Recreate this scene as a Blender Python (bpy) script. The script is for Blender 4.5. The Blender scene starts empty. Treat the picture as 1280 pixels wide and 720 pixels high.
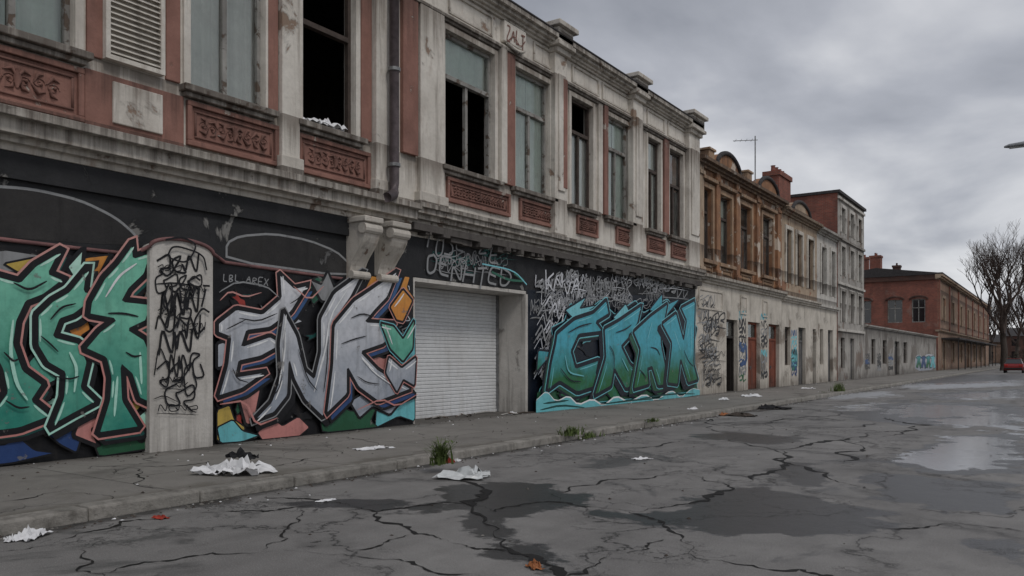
import bpy, math, random
from mathutils import Vector, noise
from mathutils.geometry import tessellate_polygon
import numpy as np
random.seed(7)
R=math.radians
C=bpy.context.scene.collection
F=1000.0; VX=1330.0; HY=447.0; H=1.6
TH=math.atan((VX-640)/F); S_,C_=math.sin(TH),math.cos(TH)
D=11.9
# ---- surveying: angle readings turned into metres on a vertical plane X=-d, a plane Y=const, or the ground
def Yp(px,d=D):
    a=(px-640)/F; t=d/(S_-a*C_); return t*(C_+a*S_)
def Zp(px,py,d=D):
    a=(px-640)/F; t=d/(S_-a*C_); return H+t*(HY-py)/F
def G(px,py,z=0.0):
    t=(H-z)*F/(py-HY); a=(px-640)/F
    return (t*(-S_+a*C_), t*(C_+a*S_), z)
def XY(px,t):
    a=(px-640)/F; return (t*(-S_+a*C_), t*(C_+a*S_))
# ---------------------------------------------------------------- materials
class NT:
    def __init__(s,name):
        s.m=bpy.data.materials.new(name); s.m.use_nodes=True
        s.t=s.m.node_tree; s.n=s.t.nodes; s.n.clear()
        s.out=s.n.new('ShaderNodeOutputMaterial'); s.b=s.n.new('ShaderNodeBsdfPrincipled')
        s.l(s.b.outputs[0],s.out.inputs[0])
        s.tc=s.n.new('ShaderNodeTexCoord').outputs['Object']
    def l(s,a,b): s.t.links.new(a,b)
    def noise(s,sc,det=4,rough=.6,vec=None,stretch=None,dist=0):
        n=s.n.new('ShaderNodeTexNoise'); n.inputs['Scale'].default_value=sc; n.inputs['Detail'].default_value=det
        n.inputs['Roughness'].default_value=rough; n.inputs['Distortion'].default_value=dist
        v=vec or s.tc
        if stretch:
            mp=s.n.new('ShaderNodeMapping'); mp.inputs['Scale'].default_value=stretch; s.l(v,mp.inputs[0]); v=mp.outputs[0]
        s.l(v,n.inputs['Vector']); return n.outputs['Fac']
    def ramp(s,x,a,b,lo=0.0,hi=1.0):
        n=s.n.new('ShaderNodeMapRange'); n.clamp=True
        n.inputs[1].default_value=a; n.inputs[2].default_value=b; n.inputs[3].default_value=lo; n.inputs[4].default_value=hi
        s.l(x,n.inputs[0]); return n.outputs[0]
    def mix(s,f,a,b,mode='MIX'):
        n=s.n.new('ShaderNodeMix'); n.data_type='RGBA'; n.blend_type=mode
        for i,v in ((0,f),(6,a),(7,b)):
            if isinstance(v,(int,float)): n.inputs[i].default_value=v
            elif isinstance(v,tuple): n.inputs[i].default_value=(*v[:3],1)
            else: s.l(v,n.inputs[i])
        return n.outputs[2]
    def math(s,op,a,b=0):
        n=s.n.new('ShaderNodeMath'); n.operation=op
        for i,v in ((0,a),(1,b)):
            if isinstance(v,(int,float)): n.inputs[i].default_value=v
            else: s.l(v,n.inputs[i])
        return n.outputs[0]
    def fin(s,col,rough=.85,bump=None,bs=.3,bd=.02,spec=.3,metal=0):
        if isinstance(col,tuple): s.b.inputs['Base Color'].default_value=(*col,1)
        else: s.l(col,s.b.inputs['Base Color'])
        if isinstance(rough,(int,float)): s.b.inputs['Roughness'].default_value=rough
        else: s.l(rough,s.b.inputs['Roughness'])
        s.b.inputs['Specular IOR Level'].default_value=spec; s.b.inputs['Metallic'].default_value=metal
        if bump is not None:
            b=s.n.new('ShaderNodeBump'); b.inputs['Strength'].default_value=bs; b.inputs['Distance'].default_value=bd
            s.l(bump,b.inputs['Height']); s.l(b.outputs[0],s.b.inputs['Normal'])
        return s.m
def k(c,f): return tuple(min(1,x*f) for x in c)
BANDS=((10.62,.55),(9.45,1.5),(5.95,.9),(4.98,.75))
def plaster(name,base,alt=None,stain=(.05,.04,.033),peel=None,pa=.6,ps=1.5,streak=.75,rough=.88,bs=.4,sa=.55,grime=.35,bands=BANDS,run=.75,rust=0,foot=.8):
    s=NT(name); alt=alt or k(base,.72)
    c=s.mix(s.ramp(s.noise(1.3,6),.35,.65),base,alt)
    c=s.mix(s.ramp(s.noise(9,5,.7),.4,.75,0,.3),c,k(base,.5))
    if peel:
        pm=s.ramp(s.noise(ps,8,.62,dist=.4),pa,pa+.025)
        edge=s.ramp(s.noise(ps,8,.62,dist=.4),pa-.03,pa)
        c=s.mix(s.math('MULTIPLY',edge,.45),c,k(base,.35)); c=s.mix(pm,c,peel)
    if rust: c=s.mix(s.ramp(s.noise(1.7,6,.7,stretch=(2.5,2.5,.8)),.55,.72,0,rust),c,(.19,.095,.05))
    st=s.ramp(s.noise(1.0,5,.65,stretch=(4,4,.35)),sa,sa+.22,0,streak)
    c=s.mix(st,c,stain)
    # rain soot washed down from each ledge, splash dirt rising from the ground
    sp=s.n.new('ShaderNodeSeparateXYZ'); s.l(s.tc,sp.inputs[0]); acc=s.ramp(sp.outputs[2],0,1.0,foot,0)
    for zt,ln in bands:
        m=s.math('MULTIPLY',s.ramp(sp.outputs[2],zt-ln,zt-.05,0,1),s.math('LESS_THAN',sp.outputs[2],zt)); acc=s.math('MAXIMUM',acc,m)
    drip=s.ramp(s.math('ADD',s.math('MULTIPLY',acc,.42),s.noise(1.0,6,.7,stretch=(6,6,.22))),.62,.92,0,run)
    c=s.mix(drip,c,k(stain,.8))
    st2=s.ramp(s.noise(.55,4,.6),.5,.75,0,grime)
    c=s.mix(st2,c,stain)
    b=s.noise(14,6,.7)
    if peel: b=s.math('SUBTRACT',b,s.math('MULTIPLY',pm,.6))
    return s.fin(c,rough,b,bs,.03)
def brickm(name,c1,c2,mortar,scale=1.0,dirt=.5):
    s=NT(name)
    sp=s.n.new('ShaderNodeSeparateXYZ'); s.l(s.tc,sp.inputs[0])
    cb=s.n.new('ShaderNodeCombineXYZ'); s.l(s.math('ADD',sp.outputs[0],sp.outputs[1]),cb.inputs[0]); s.l(sp.outputs[2],cb.inputs[1])
    b=s.n.new('ShaderNodeTexBrick'); s.l(cb.outputs[0],b.inputs['Vector'])
    b.inputs['Color1'].default_value=(*c1,1); b.inputs['Color2'].default_value=(*c2,1); b.inputs['Mortar'].default_value=(*mortar,1)
    b.inputs['Scale'].default_value=scale; b.inputs['Brick Width'].default_value=.26; b.inputs['Row Height'].default_value=.085; b.inputs['Mortar Size'].default_value=.009
    c=s.mix(s.ramp(s.noise(.9,5),.4,.7,0,dirt),b.outputs[0],(.05,.035,.03))
    c=s.mix(s.ramp(s.noise(.35,6,.65,dist=.5),.58,.62,0,.35),c,(.26,.21,.18))
    c=s.mix(s.ramp(s.noise(.5,5,.6,stretch=(3,3,.3)),.52,.75,0,.5),c,(.03,.025,.022))
    return s.fin(c,.9,s.math('SUBTRACT',s.noise(20,3),b.outputs['Fac']),.4,.01)
def paint(name,lo,hi=None,z0=.2,z1=3.2,rough=.5):
    s=NT(name); hi=hi or lo
    sp=s.n.new('ShaderNodeSeparateXYZ'); s.l(s.tc,sp.inputs[0])
    g=s.math('ADD',s.ramp(sp.outputs[2],z0,z1),s.ramp(s.noise(1.6,3),.3,.7,-.25,.25))
    c=s.mix(g,lo,hi)
    c=s.mix(s.ramp(s.noise(7,6,.7),.45,.85,0,.45),c,k(lo,.4))
    c=s.mix(s.ramp(s.noise(1.2,5,.6,stretch=(4,4,.4)),.54,.78,0,.5),c,(.04,.035,.03))
    c=s.mix(s.ramp(s.noise(3.5,9,.65),.645,.665,0,.7),c,(.17,.16,.15))
    return s.fin(c,rough,s.noise(18,5,.7),.25,.02)
def plain(name,c,rough=.7,metal=0,var=.5,sc=6,bs=.15,spec=.3):
    s=NT(name); col=s.mix(s.ramp(s.noise(sc,5),.35,.7),c,k(c,var))
    return s.fin(col,rough,s.noise(sc*3,4),bs,.01,spec,metal)
M={}
M['white']=plaster('off white plaster',(.70,.66,.595),(.59,.55,.49),(.13,.098,.075),peel=(.28,.20,.15),pa=.645,ps=1.1,rust=.3,run=.7)
M['trim']=plaster('grey white trim',(.60,.56,.50),(.47,.435,.385),(.075,.058,.047),peel=(.21,.155,.12),pa=.63,ps=2.0,streak=.8,sa=.54,run=.8,rust=.55)
M['red']=plaster('faded red plaster',(.325,.170,.135),(.235,.12,.095),(.06,.042,.036),peel=(.45,.39,.34),pa=.64,ps=1.9,run=.6)
M['redd']=plaster('dark red relief',(.26,.135,.108),(.17,.09,.073),(.045,.034,.03),peel=(.38,.33,.29),pa=.66,ps=3,run=.6)
M['black']=plaster('black painted wall',(.016,.016,.018),(.022,.022,.024),(.01,.01,.01),peel=(.13,.13,.13),pa=.70,ps=1.2,streak=.4,rough=.62)
M['black2']=plaster('worn black wall',(.018,.019,.021),(.03,.03,.032),(.012,.012,.012),peel=(.19,.185,.175),pa=.615,ps=.9,streak=.4,rough=.7)
M['conc']=plaster('old concrete',(.30,.285,.26),(.21,.20,.18),(.05,.045,.04),peel=(.36,.34,.32),pa=.66,ps=2)
M['pale']=plaster('pale rendered pillar',(.58,.555,.515),(.48,.455,.42),(.11,.098,.085),peel=(.30,.28,.255),pa=.66,ps=1.5,foot=.6,run=.6)
M['orange']=plaster('ochre brown plaster',(.36,.19,.10),(.22,.115,.07),(.05,.032,.024),peel=(.54,.46,.38),pa=.55,ps=.8,sa=.52)
M['tan']=plaster('tan plaster',(.45,.35,.255),(.35,.265,.19),(.07,.05,.04),peel=(.29,.15,.09),pa=.57,ps=.8)
M['tanb']=plaster('brown plaster',(.30,.20,.145),(.22,.145,.105),(.055,.038,.032),peel=(.42,.34,.27),pa=.6,ps=.5)
M['cream']=plaster('dirty cream plaster',(.62,.575,.505),(.48,.44,.38),(.09,.072,.056),peel=(.28,.24,.20),pa=.59,ps=.6,grime=.4,run=.65)
M['ochtrim']=plaster('ochre trim',(.39,.27,.175),(.26,.165,.11),(.05,.035,.03),peel=(.52,.45,.37),pa=.60,ps=1.5,streak=.7)
M['palegrey']=plaster('pale grey plaster',(.58,.555,.51),(.47,.445,.405),(.10,.088,.075),peel=(.32,.28,.245),pa=.60,ps=.6,streak=.6,grime=.4)
M['lowgrey']=plaster('dirty grey low wall',(.39,.37,.34),(.28,.265,.245),(.07,.062,.055),peel=(.2,.18,.16),pa=.57,ps=.35,streak=.6,grime=.5,bands=((3.8,1.6),))
M['midgrey']=plaster('weathered grey render',(.43,.41,.375),(.32,.30,.275),(.07,.06,.052),peel=(.24,.19,.16),pa=.57,ps=.5,grime=.5,bands=((12,1.5),(9.2,1.2),(6.3,1.2),(3.3,1.2)))
M['brick']=brickm('red brick',(.31,.095,.062),(.21,.066,.046),(.21,.165,.14),dirt=.4)
M['brickdark']=brickm('sooty brick',(.13,.055,.04),(.09,.04,.03),(.09,.08,.07),dirt=.8)
M['roof']=plain('dark roofing',(.06,.055,.055),.8)
M['inside']=plain('room shade colour',(.04,.036,.032),.95)  # unlit room darkness put into the inner wall and floor colour
M['frame']=plaster('weathered window paint',(.36,.35,.325),(.22,.21,.195),(.05,.045,.04),peel=(.12,.09,.07),pa=.57,ps=5,bands=(),foot=0)
M['framed']=plain('dark window wood',(.08,.06,.05),.7)
M['curt']=plain('grey green curtain',(.78,.86,.79),.9,var=.85,sc=2)
M['curtw']=plain('pale curtain',(.90,.90,.85),.9,var=.85,sc=2)
M['curto']=plain('rust coloured board',(.34,.13,.06),.85,sc=3)
M['pipe']=plain('dull painted pipe',(.13,.105,.11),.5,.3)
M['pink']=plaster('faded pink moulding',(.27,.135,.13),(.15,.08,.08),(.03,.025,.025))
M['ledgedark']=plaster('dark ledge underside',(.12,.11,.10),(.08,.07,.065),(.025,.02,.02))  # darker plaster colour for the underside of the ledge
M['arch']=plaster('charcoal arch infill',(.03,.029,.03),(.045,.043,.042),(.015,.015,.015),peel=(.12,.12,.12),pa=.66,ps=1.2)
M['shut']=plaster('painted steel shutter',(.66,.67,.675),(.60,.61,.615),(.3,.27,.23),streak=.35,rough=.5,bs=.08,bands=(),foot=.35,run=.5,grime=.2)
M['steel']=plain('galvanised steel',(.3,.3,.3),.45,.6)
M['doord']=plain('dark door wood',(.03,.025,.022),.6)
M['doorr']=plaster('worn red door',(.24,.07,.04),(.15,.05,.033))
M['doorg']=plaster('worn grey door',(.16,.16,.16),(.10,.10,.10))
M['paper']=plain('dirty white paper',(.76,.76,.77),.8,var=.75,sc=9)
M['plastic']=plain('dull plastic sheet',(.62,.64,.64),.35,var=.7,sc=7,spec=.5)
M['redbit']=plain('red wrapper',(.4,.05,.03),.5)
M['leaf']=plain('dry orange leaf',(.34,.13,.05),.7)
M['dark']=plain('dark rag',(.02,.02,.022),.9)
M['weed']=plain('weed green',(.10,.14,.04),.7,var=.6,sc=20)
M['bark']=plain('grey bark',(.075,.06,.05),.9,sc=3)
M['twig']=plain('brown twigs',(.085,.062,.052),.9)
M['lampm']=plain('lamp paint',(.3,.31,.32),.4,.2)
M['lens']=plain('lamp lens',(.5,.5,.48),.2)
M['cars']=plain('red car paint',(.24,.014,.013),.25,var=.9,spec=.6)
M['card']=plain('black trim',(.015,.015,.015),.5)
M['carg']=plain('car glass',(.02,.022,.025),.08,spec=.8,bs=0)
M['taill']=plain('red lamp',(.5,.02,.01),.2)
M['hedge']=plain('dark scrub',(.05,.042,.03),.95,sc=1)
def glass(name,fac):
    s=NT(name); s.n.remove(s.b)
    tr=s.n.new('ShaderNodeBsdfTransparent'); tr.inputs[0].default_value=(.95,.97,.95,1)
    df=s.n.new('ShaderNodeBsdfDiffuse'); df.inputs[0].default_value=(.4,.4,.38,1)
    gl=s.n.new('ShaderNodeBsdfGlossy'); gl.inputs['Roughness'].default_value=.06; gl.inputs[0].default_value=(.85,.9,.9,1)
    bp=s.n.new('ShaderNodeBump'); bp.inputs['Strength'].default_value=.12; bp.inputs['Distance'].default_value=.05; s.l(s.noise(1.2,2),bp.inputs['Height']); s.l(bp.outputs[0],gl.inputs['Normal'])
    m0=s.n.new('ShaderNodeMixShader'); s.l(s.ramp(s.noise(1.6,6),.4,.75,.04,.3),m0.inputs[0]); s.l(tr.outputs[0],m0.inputs[1]); s.l(df.outputs[0],m0.inputs[2])
    fr=s.n.new('ShaderNodeFresnel'); fr.inputs[0].default_value=1.5
    m1=s.n.new('ShaderNodeMixShader'); s.l(s.math('ADD',fr.outputs[0],fac),m1.inputs[0]); s.l(m0.outputs[0],m1.inputs[1]); s.l(gl.outputs[0],m1.inputs[2])
    s.l(m1.outputs[0],s.out.inputs[0]); return s.m
M['glass']=glass('dusty window glass',.05)
# graffiti paints
M['g_green']=paint('spray green',(.025,.21,.16),(.19,.52,.38),.4,2.8)
M['g_mint']=paint('spray mint',(.36,.66,.55),(.5,.75,.64))
M['g_teal']=paint('spray deep teal',(.006,.06,.055),(.012,.095,.085))
M['g_silver']=paint('spray silver',(.29,.32,.37),(.62,.63,.66),.6,2.8)
M['g_black']=paint('spray black',(.008,.008,.010),rough=.45)
M['g_pink']=paint('spray pink',(.50,.21,.19),(.56,.29,.26))
M['g_white']=paint('spray white',(.76,.77,.77))
M['g_grey']=paint('spray grey',(.26,.265,.27))
M['g_orange']=paint('spray orange',(.55,.16,.03),(.62,.28,.06))
M['g_yellow']=paint('spray yellow',(.5,.36,.08))
M['g_blue']=paint('spray blue',(.02,.05,.16),(.05,.12,.26))
M['g_red']=paint('spray red',(.35,.05,.04))
M['g_turq']=paint('spray turquoise',(.02,.13,.045),(.07,.38,.48),.8,1.95)
M['g_cyan']=paint('spray cyan',(.14,.46,.50),(.20,.55,.62))
M['g_dgreen']=paint('spray dark green',(.018,.085,.04),(.025,.13,.085))
M['g_navy']=paint('spray navy',(.005,.009,.018))
# ---------------------------------------------------------------- object helpers
def orig(p):
    v=Vector((0,0,0))
    while p: v+=p.location; p=p.parent
    return v
class MB:
    def __init__(s): s.v=[];s.f=[];s.mi=[]
    def quad(s,a,b,c,d,m=0):
        i=len(s.v); s.v+=[a,b,c,d]; s.f.append((i,i+1,i+2,i+3)); s.mi.append(m)
    def box(s,x0,x1,y0,y1,z0,z1,m=0):
        i=len(s.v)
        s.v+=[(x0,y0,z0),(x1,y0,z0),(x1,y1,z0),(x0,y1,z0),(x0,y0,z1),(x1,y0,z1),(x1,y1,z1),(x0,y1,z1)]
        for q in ((0,3,2,1),(4,5,6,7),(0,1,5,4),(1,2,6,5),(2,3,7,6),(3,0,4,7)):
            s.f.append(tuple(i+j for j in q)); s.mi.append(m)
        return s
    def tube(s,pts,r,n=8,m=0,caps=True):
        pts=[Vector(p) for p in pts]; rs=r if isinstance(r,(list,tuple)) else [r]*len(pts)
        base=len(s.v)
        for j,p in enumerate(pts):
            d=(pts[min(j+1,len(pts)-1)]-pts[max(j-1,0)]).normalized()
            u=d.cross(Vector((0,0,1)) if abs(d.z)<.9 else Vector((1,0,0))).normalized(); w=d.cross(u)
            for q in range(n):
                a=2*math.pi*q/n; s.v.append(tuple(p+(u*math.cos(a)+w*math.sin(a))*rs[j]))
        for j in range(len(pts)-1):
            for q in range(n):
                a=base+j*n+q; b=base+j*n+(q+1)%n
                s.f.append((a,b,b+n,a+n)); s.mi.append(m)
        if caps:
            s.f.append(tuple(base+q for q in range(n))); s.mi.append(m)
            e=base+(len(pts)-1)*n; s.f.append(tuple(e+q for q in range(n))[::-1]); s.mi.append(m)
    def prism(s,prof,y0,y1,m=0):      # profile of (x,z) swept along y
        i=len(s.v); n=len(prof)
        s.v+=[(x,y0,z) for x,z in prof]+[(x,y1,z) for x,z in prof]
        s.f.append(tuple(range(i,i+n))); s.mi.append(m); s.f.append(tuple(range(i+2*n-1,i+n-1,-1))); s.mi.append(m)
        for q in range(n):
            a=i+q;b=i+(q+1)%n; s.f.append((a,b,b+n,a+n)); s.mi.append(m)
    def build(s,name,mats,parent=None,bevel=0,smooth=False):
        me=bpy.data.meshes.new(name); o0=orig(parent)
        me.from_pydata([(a-o0.x,b-o0.y,c-o0.z) for a,b,c in s.v],[],s.f)
        if not isinstance(mats,(list,tuple)): mats=[mats]
        for m in mats: me.materials.append(M[m] if isinstance(m,str) else m)
        me.polygons.foreach_set('material_index',s.mi)
        if smooth: me.polygons.foreach_set('use_smooth',[True]*len(s.f))
        me.update()
        o=bpy.data.objects.new(name,me); C.objects.link(o); o.parent=parent
        if bevel:
            b=o.modifiers.new('bevel','BEVEL'); b.width=bevel; b.segments=2; b.limit_method='ANGLE'
        return o
def thing(name,label,cat,loc=(0,0,0),group=None):
    o=bpy.data.objects.new(name,None); C.objects.link(o); o.location=loc; o['label']=label; o['category']=cat
    o.empty_display_size=.2
    if group:o['group']=group
    return o
def tag(o,label,cat,group=None):
    o['label']=label;o['category']=cat
    if group:o['group']=group
    return o
def struct(o): o['kind']='structure'; return o
def wallmesh(X,y0,y1,z0,z1,ops,depth=.3,m=0,mb=None):
    mb=mb or MB()
    ys=sorted({y0,y1,*[v for o in ops for v in o[:2] if y0<v<y1]}); zs=sorted({z0,z1,*[v for o in ops for v in o[2:4] if z0<v<z1]})
    for i in range(len(ys)-1):
        for j in range(len(zs)-1):
            cy=(ys[i]+ys[i+1])/2; cz=(zs[j]+zs[j+1])/2
            if any(o[0]<cy<o[1] and o[2]<cz<o[3] for o in ops): continue
            mb.quad((X,ys[i],zs[j]),(X,ys[i+1],zs[j]),(X,ys[i+1],zs[j+1]),(X,ys[i],zs[j+1]),m)
    for o in ops:
        a,b,c,d=o[:4]; dp=o[4] if len(o)>4 else depth; B=X-dp
        mb.quad((X,a,c),(B,a,c),(B,a,d),(X,a,d),m); mb.quad((X,b,c),(X,b,d),(B,b,d),(B,b,c),m)
        mb.quad((X,a,d),(B,a,d),(B,b,d),(X,b,d),m); mb.quad((X,a,c),(X,b,c),(B,b,c),(B,a,c),m)
    return mb
def window(par,X,y0,y1,z0,z1,trans=.68,rec=.2,frame='frame',up=True,low=(1,1),curt=None,cmat='curt',mull=True,fw=.08,cz=(0,1),cy=(0,1)):
    x=X-rec; mb=MB(); g=.004
    mb.box(x-.05,x+.05,y0+g,y0+fw,z0+g,z1-g); mb.box(x-.05,x+.05,y1-fw,y1-g,z0+g,z1-g)
    mb.box(x-.048,x+.048,y0+fw,y1-fw,z0+g,z0+fw); mb.box(x-.048,x+.048,y0+fw,y1-fw,z1-fw,z1-g)
    zt=z0+(z1-z0)*trans; mb.box(x-.06,x+.07,y0+fw,y1-fw,zt-.05,zt+.05)
    ym=(y0+y1)/2
    if mull: mb.box(x-.045,x+.045,ym-.045,ym+.045,z0+fw,zt-.05)
    w=mb.build('window',frame,par)
    def pane(a,b,c,d):
        MB_=MB(); MB_.quad((x-.01,a,c),(x-.01,b,c),(x-.01,b,d),(x-.01,a,d)); MB_.build('pane','glass',w)
    if up: pane(y0+fw,y1-fw,zt+.05,z1-fw)
    if mull:
        if low[0]: pane(y0+fw,ym-.045,z0+fw,zt-.05)
        if low[1]: pane(ym+.045,y1-fw,z0+fw,zt-.05)
    elif low[0]: pane(y0+fw,y1-fw,z0+fw,zt-.05)
    if curt is not None:
        for (a,b) in curt:
            c=MB(); n=26; ya=y0+(y1-y0)*a; yb=y0+(y1-y0)*b; za=z0+(z1-z0)*cz[0]+.03; zb=z0+(z1-z0)*cz[1]-.03; ph=random.random()*9
            rows=5
            for r_ in range(rows+1):
                for i in range(n+1):
                    q=i/n; zz=za+(zb-za)*r_/rows
                    c.v.append((x-.09+.028*math.sin(q*26+ph+.3*math.sin(r_))+.012*math.sin(q*61+ph*2),ya+(yb-ya)*q,zz))
            for r_ in range(rows):
                for i in range(n):
                    e=r_*(n+1)+i; c.f.append((e,e+1,e+n+2,e+n+1)); c.mi.append(0)
            c.build('curtain',cmat,w,smooth=True)
    return w
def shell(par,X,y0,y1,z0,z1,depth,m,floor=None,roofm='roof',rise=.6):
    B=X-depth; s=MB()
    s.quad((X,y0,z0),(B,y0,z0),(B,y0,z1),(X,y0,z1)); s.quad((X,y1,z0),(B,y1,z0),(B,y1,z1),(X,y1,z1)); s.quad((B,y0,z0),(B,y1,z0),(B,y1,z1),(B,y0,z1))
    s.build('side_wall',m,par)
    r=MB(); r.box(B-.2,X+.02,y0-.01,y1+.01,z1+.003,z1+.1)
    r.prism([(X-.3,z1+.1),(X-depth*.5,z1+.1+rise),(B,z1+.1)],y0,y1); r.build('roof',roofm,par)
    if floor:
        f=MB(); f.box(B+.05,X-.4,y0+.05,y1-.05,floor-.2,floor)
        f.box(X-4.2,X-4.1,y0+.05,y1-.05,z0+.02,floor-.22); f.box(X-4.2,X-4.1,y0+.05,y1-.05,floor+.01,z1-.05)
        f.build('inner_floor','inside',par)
# ---- paint drawn on a wall
def chaikin(p,closed,n=1,r=.2):
    for _ in range(n):
        q=[]; L=len(p)
        rng=range(L) if closed else range(L-1)
        if not closed: q.append(p[0])
        for i in rng:
            a=p[i];b=p[(i+1)%L]
            q.append((a[0]*(1-r)+b[0]*r,a[1]*(1-r)+b[1]*r)); q.append((a[0]*r+b[0]*(1-r),a[1]*r+b[1]*(1-r)))
        if not closed: q.append(p[-1])
        p=q
    return p
class Paint:
    def __init__(s,d=D,step=.0006): s.d=d; s.off=.004; s.mb=MB(); s.mats=[]; s.step=step; s.lim=(-1e9,1e9)
    def mi(s,m):
        if m not in s.mats: s.mats.append(m)
        return s.mats.index(m)
    def yz(s,p):
        x=min(max(p[0],s.lim[0]),s.lim[1]); return (Yp(x,s.d),max(.125,Zp(p[0],p[1],s.d)))
    def poly(s,pts,m,sm=1,raw=False,r=.2):
        if sm: pts=chaikin(pts,True,sm,r)
        q=[s.yz(p) for p in pts] if not raw else pts
        x=-s.d+s.off; s.off+=s.step; i=len(s.mb.v)
        s.mb.v+=[(x,a,b) for a,b in q]
        for t in tessellate_polygon([[Vector((a,b,0)) for a,b in q]]):
            s.mb.f.append(tuple(i+j for j in t)); s.mb.mi.append(s.mi(m))
    def rib(s,pts,w,m,closed=False,sm=1,raw=False,taper=False,r=.2):
        if sm: pts=chaikin(pts,closed,sm,r)
        q=[Vector(s.yz(p)) for p in pts] if not raw else [Vector(p) for p in pts]
        L=len(q); i0=len(s.mb.v); rows=L+1 if closed else L; x=-s.d+s.off
        for j in range(rows):
            p=q[j%L]; a=q[(j-1)%L] if (closed or j>0) else p; b=q[(j+1)%L] if (closed or j<L-1) else p
            d1=(p-a); d2=(b-p)
            d1=d1.normalized() if d1.length>1e-6 else d2.normalized(); d2=d2.normalized() if d2.length>1e-6 else d1
            d=(d1+d2); d=d.normalized() if d.length>.25 else d1
            n=Vector((-d.y,d.x)); ww=w/2; cs=abs(n.dot(Vector((-d1.y,d1.x))))
            ww/=max(.55,cs)
            if taper: ww*=.25+.75*math.sin(math.pi*min(1,max(0,j/(rows-1))))
            xx=x+j*.00003
            s.mb.v+=[(xx,p.x+n.x*ww,max(.123,p.y+n.y*ww)),(xx,p.x-n.x*ww,max(.123,p.y-n.y*ww))]
        for j in range(rows-1):
            e=i0+2*j; s.mb.f.append((e,e+1,e+3,e+2)); s.mb.mi.append(s.mi(m))
        s.off+=s.step+rows*.00003
    def build(s,par,name='graffiti',label=None):
        o=s.mb.build(name,s.mats,par)
        if label:o['label']=label
        return o
GL={'E':[[(1,0),(0,0),(0,1),(1,1)],[(0,.5),(.8,.5)]],'N':[[(0,1),(0,0),(1,1),(1,0)]],'H':[[(0,0),(0,1)],[(1,0),(1,1)],[(0,.5),(1,.5)]],
'T':[[(0,0),(1,0)],[(.5,0),(.5,1)]],'D':[[(0,0),(0,1),(.7,.9),(1,.5),(.7,.1),(0,0)]],'O':[[(.5,0),(.05,.2),(.05,.8),(.5,1),(.95,.8),(.95,.2),(.5,0)]],
'R':[[(0,1),(0,0),(.9,.1),(.9,.4),(0,.5),(1,1)]],'S':[[(1,.1),(.4,0),(0,.25),(.9,.6),(.8,.95),(0,1)]],'A':[[(0,1),(.5,0),(1,1)],[(.2,.6),(.8,.6)]],
'K':[[(0,0),(0,1)],[(1,0),(0,.5),(1,1)]],'Z':[[(0,0),(1,0),(0,1),(1,1)]],'L':[[(0,0),(0,1),(.9,1)]],'F':[[(1,0),(0,0),(0,1)],[(0,.5),(.8,.5)]],
'C':[[(1,.1),(.4,0),(0,.4),(.1,.9),(.6,1),(1,.85)]],'I':[[(.5,0),(.5,1)]],'W':[[(0,0),(.25,1),(.5,.3),(.75,1),(1,0)]],'V':[[(0,0),(.5,1),(1,0)]],'X':[[(0,0),(1,1)],[(1,0),(0,1)]],'B':[[(0,0),(0,1),(.9,.8),(.8,.55),(0,.5),(.8,.3),(.7,0),(0,0)]],'M':[[(0,1),(.1,0),(.5,.7),(.9,0),(1,1)]]}
def tagtext(P,txt,x,y,w,h,wd,m,slope=.1,jit=.12,gap=.25,slant=.15):
    for ch in txt:
        if ch!=' ':
            dy=random.uniform(-jit,jit)*h; hh=h*random.uniform(.85,1.2)
            for st in GL[ch]:
                pts=[(x+(a+slant*(1-b))*w+random.uniform(-jit,jit)*w*.4, y+dy+b*hh+a*w*slope+random.uniform(-jit,jit)*h*.3) for a,b in st]
                P.rib(pts,wd,m,sm=2,taper=False)
        x+=w*(1+gap); y+=w*(1+gap)*slope
def scrawl(P,x,y,w,h,wd,m,n=5,slope=.08):
    pts=[]; 
    for i in range(n):
        u=x+w*i/n; yy=y+(u-x)*slope; kind=random.random(); s=w/n
        a=random.uniform(.6,1.1)*h
        if kind<.35: pts+=[(u,yy+a*.9),(u+s*.2,yy+h*.1-a*.2),(u+s*.75,yy+a),(u+s*.9,yy)]
        elif kind<.65: pts+=[(u,yy+h*.3),(u+s*.9,yy),(u+s*.95,yy+h*.55),(u+s*.1,yy+h*.6),(u+s*.8,yy+a)]
        elif kind<.85: pts+=[(u+s*.8,yy+h*.05),(u,yy+h*.25),(u+s*.2,yy+a),(u+s*1.1,yy+h*.75),(u+s*.7,yy+h*.35)]
        else: pts+=[(u+s*.3,yy-h*.25),(u+s*.1,yy+a*1.15),(u+s*.9,yy+h*.5)]
    P.rib(pts,wd,m,sm=2)
    if random.random()<.4: P.rib([(x-w*.05,y+h*1.15),(x+w*.4,y+h*1.05+w*slope),(x+w*1.02,y+h*1.2+w*slope)],wd*.8,m,sm=1,taper=True)
def shards(P,x0,x1,ylo,yhi,n,cols,s0,s1,edge=.022):
    for _ in range(n):
        x=random.uniform(x0,x1); f=random.random(); y=ylo(x)*(1-f)+yhi(x)*f; a=random.uniform(0,6.28); L=random.uniform(s0,s1); w=L*random.uniform(.25,.5)
        ca,sa=math.cos(a),math.sin(a); sh=[(-L,0),(-L*.3,w),(L*.1,w*.45),(L,w*.9),(L*.5,-w*.1),(L*.75,-w),(0,-w*.55),(-L*.5,-w*.8)]
        pts=[(min(max(x+u*ca-v*sa,x0),x1),min(max(y+u*sa+v*ca,ylo(x)),yhi(x))) for u,v in sh]
        P.poly(pts,random.choice(cols),r=.12); P.rib(pts,edge,'g_black',True,r=.12)
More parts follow.
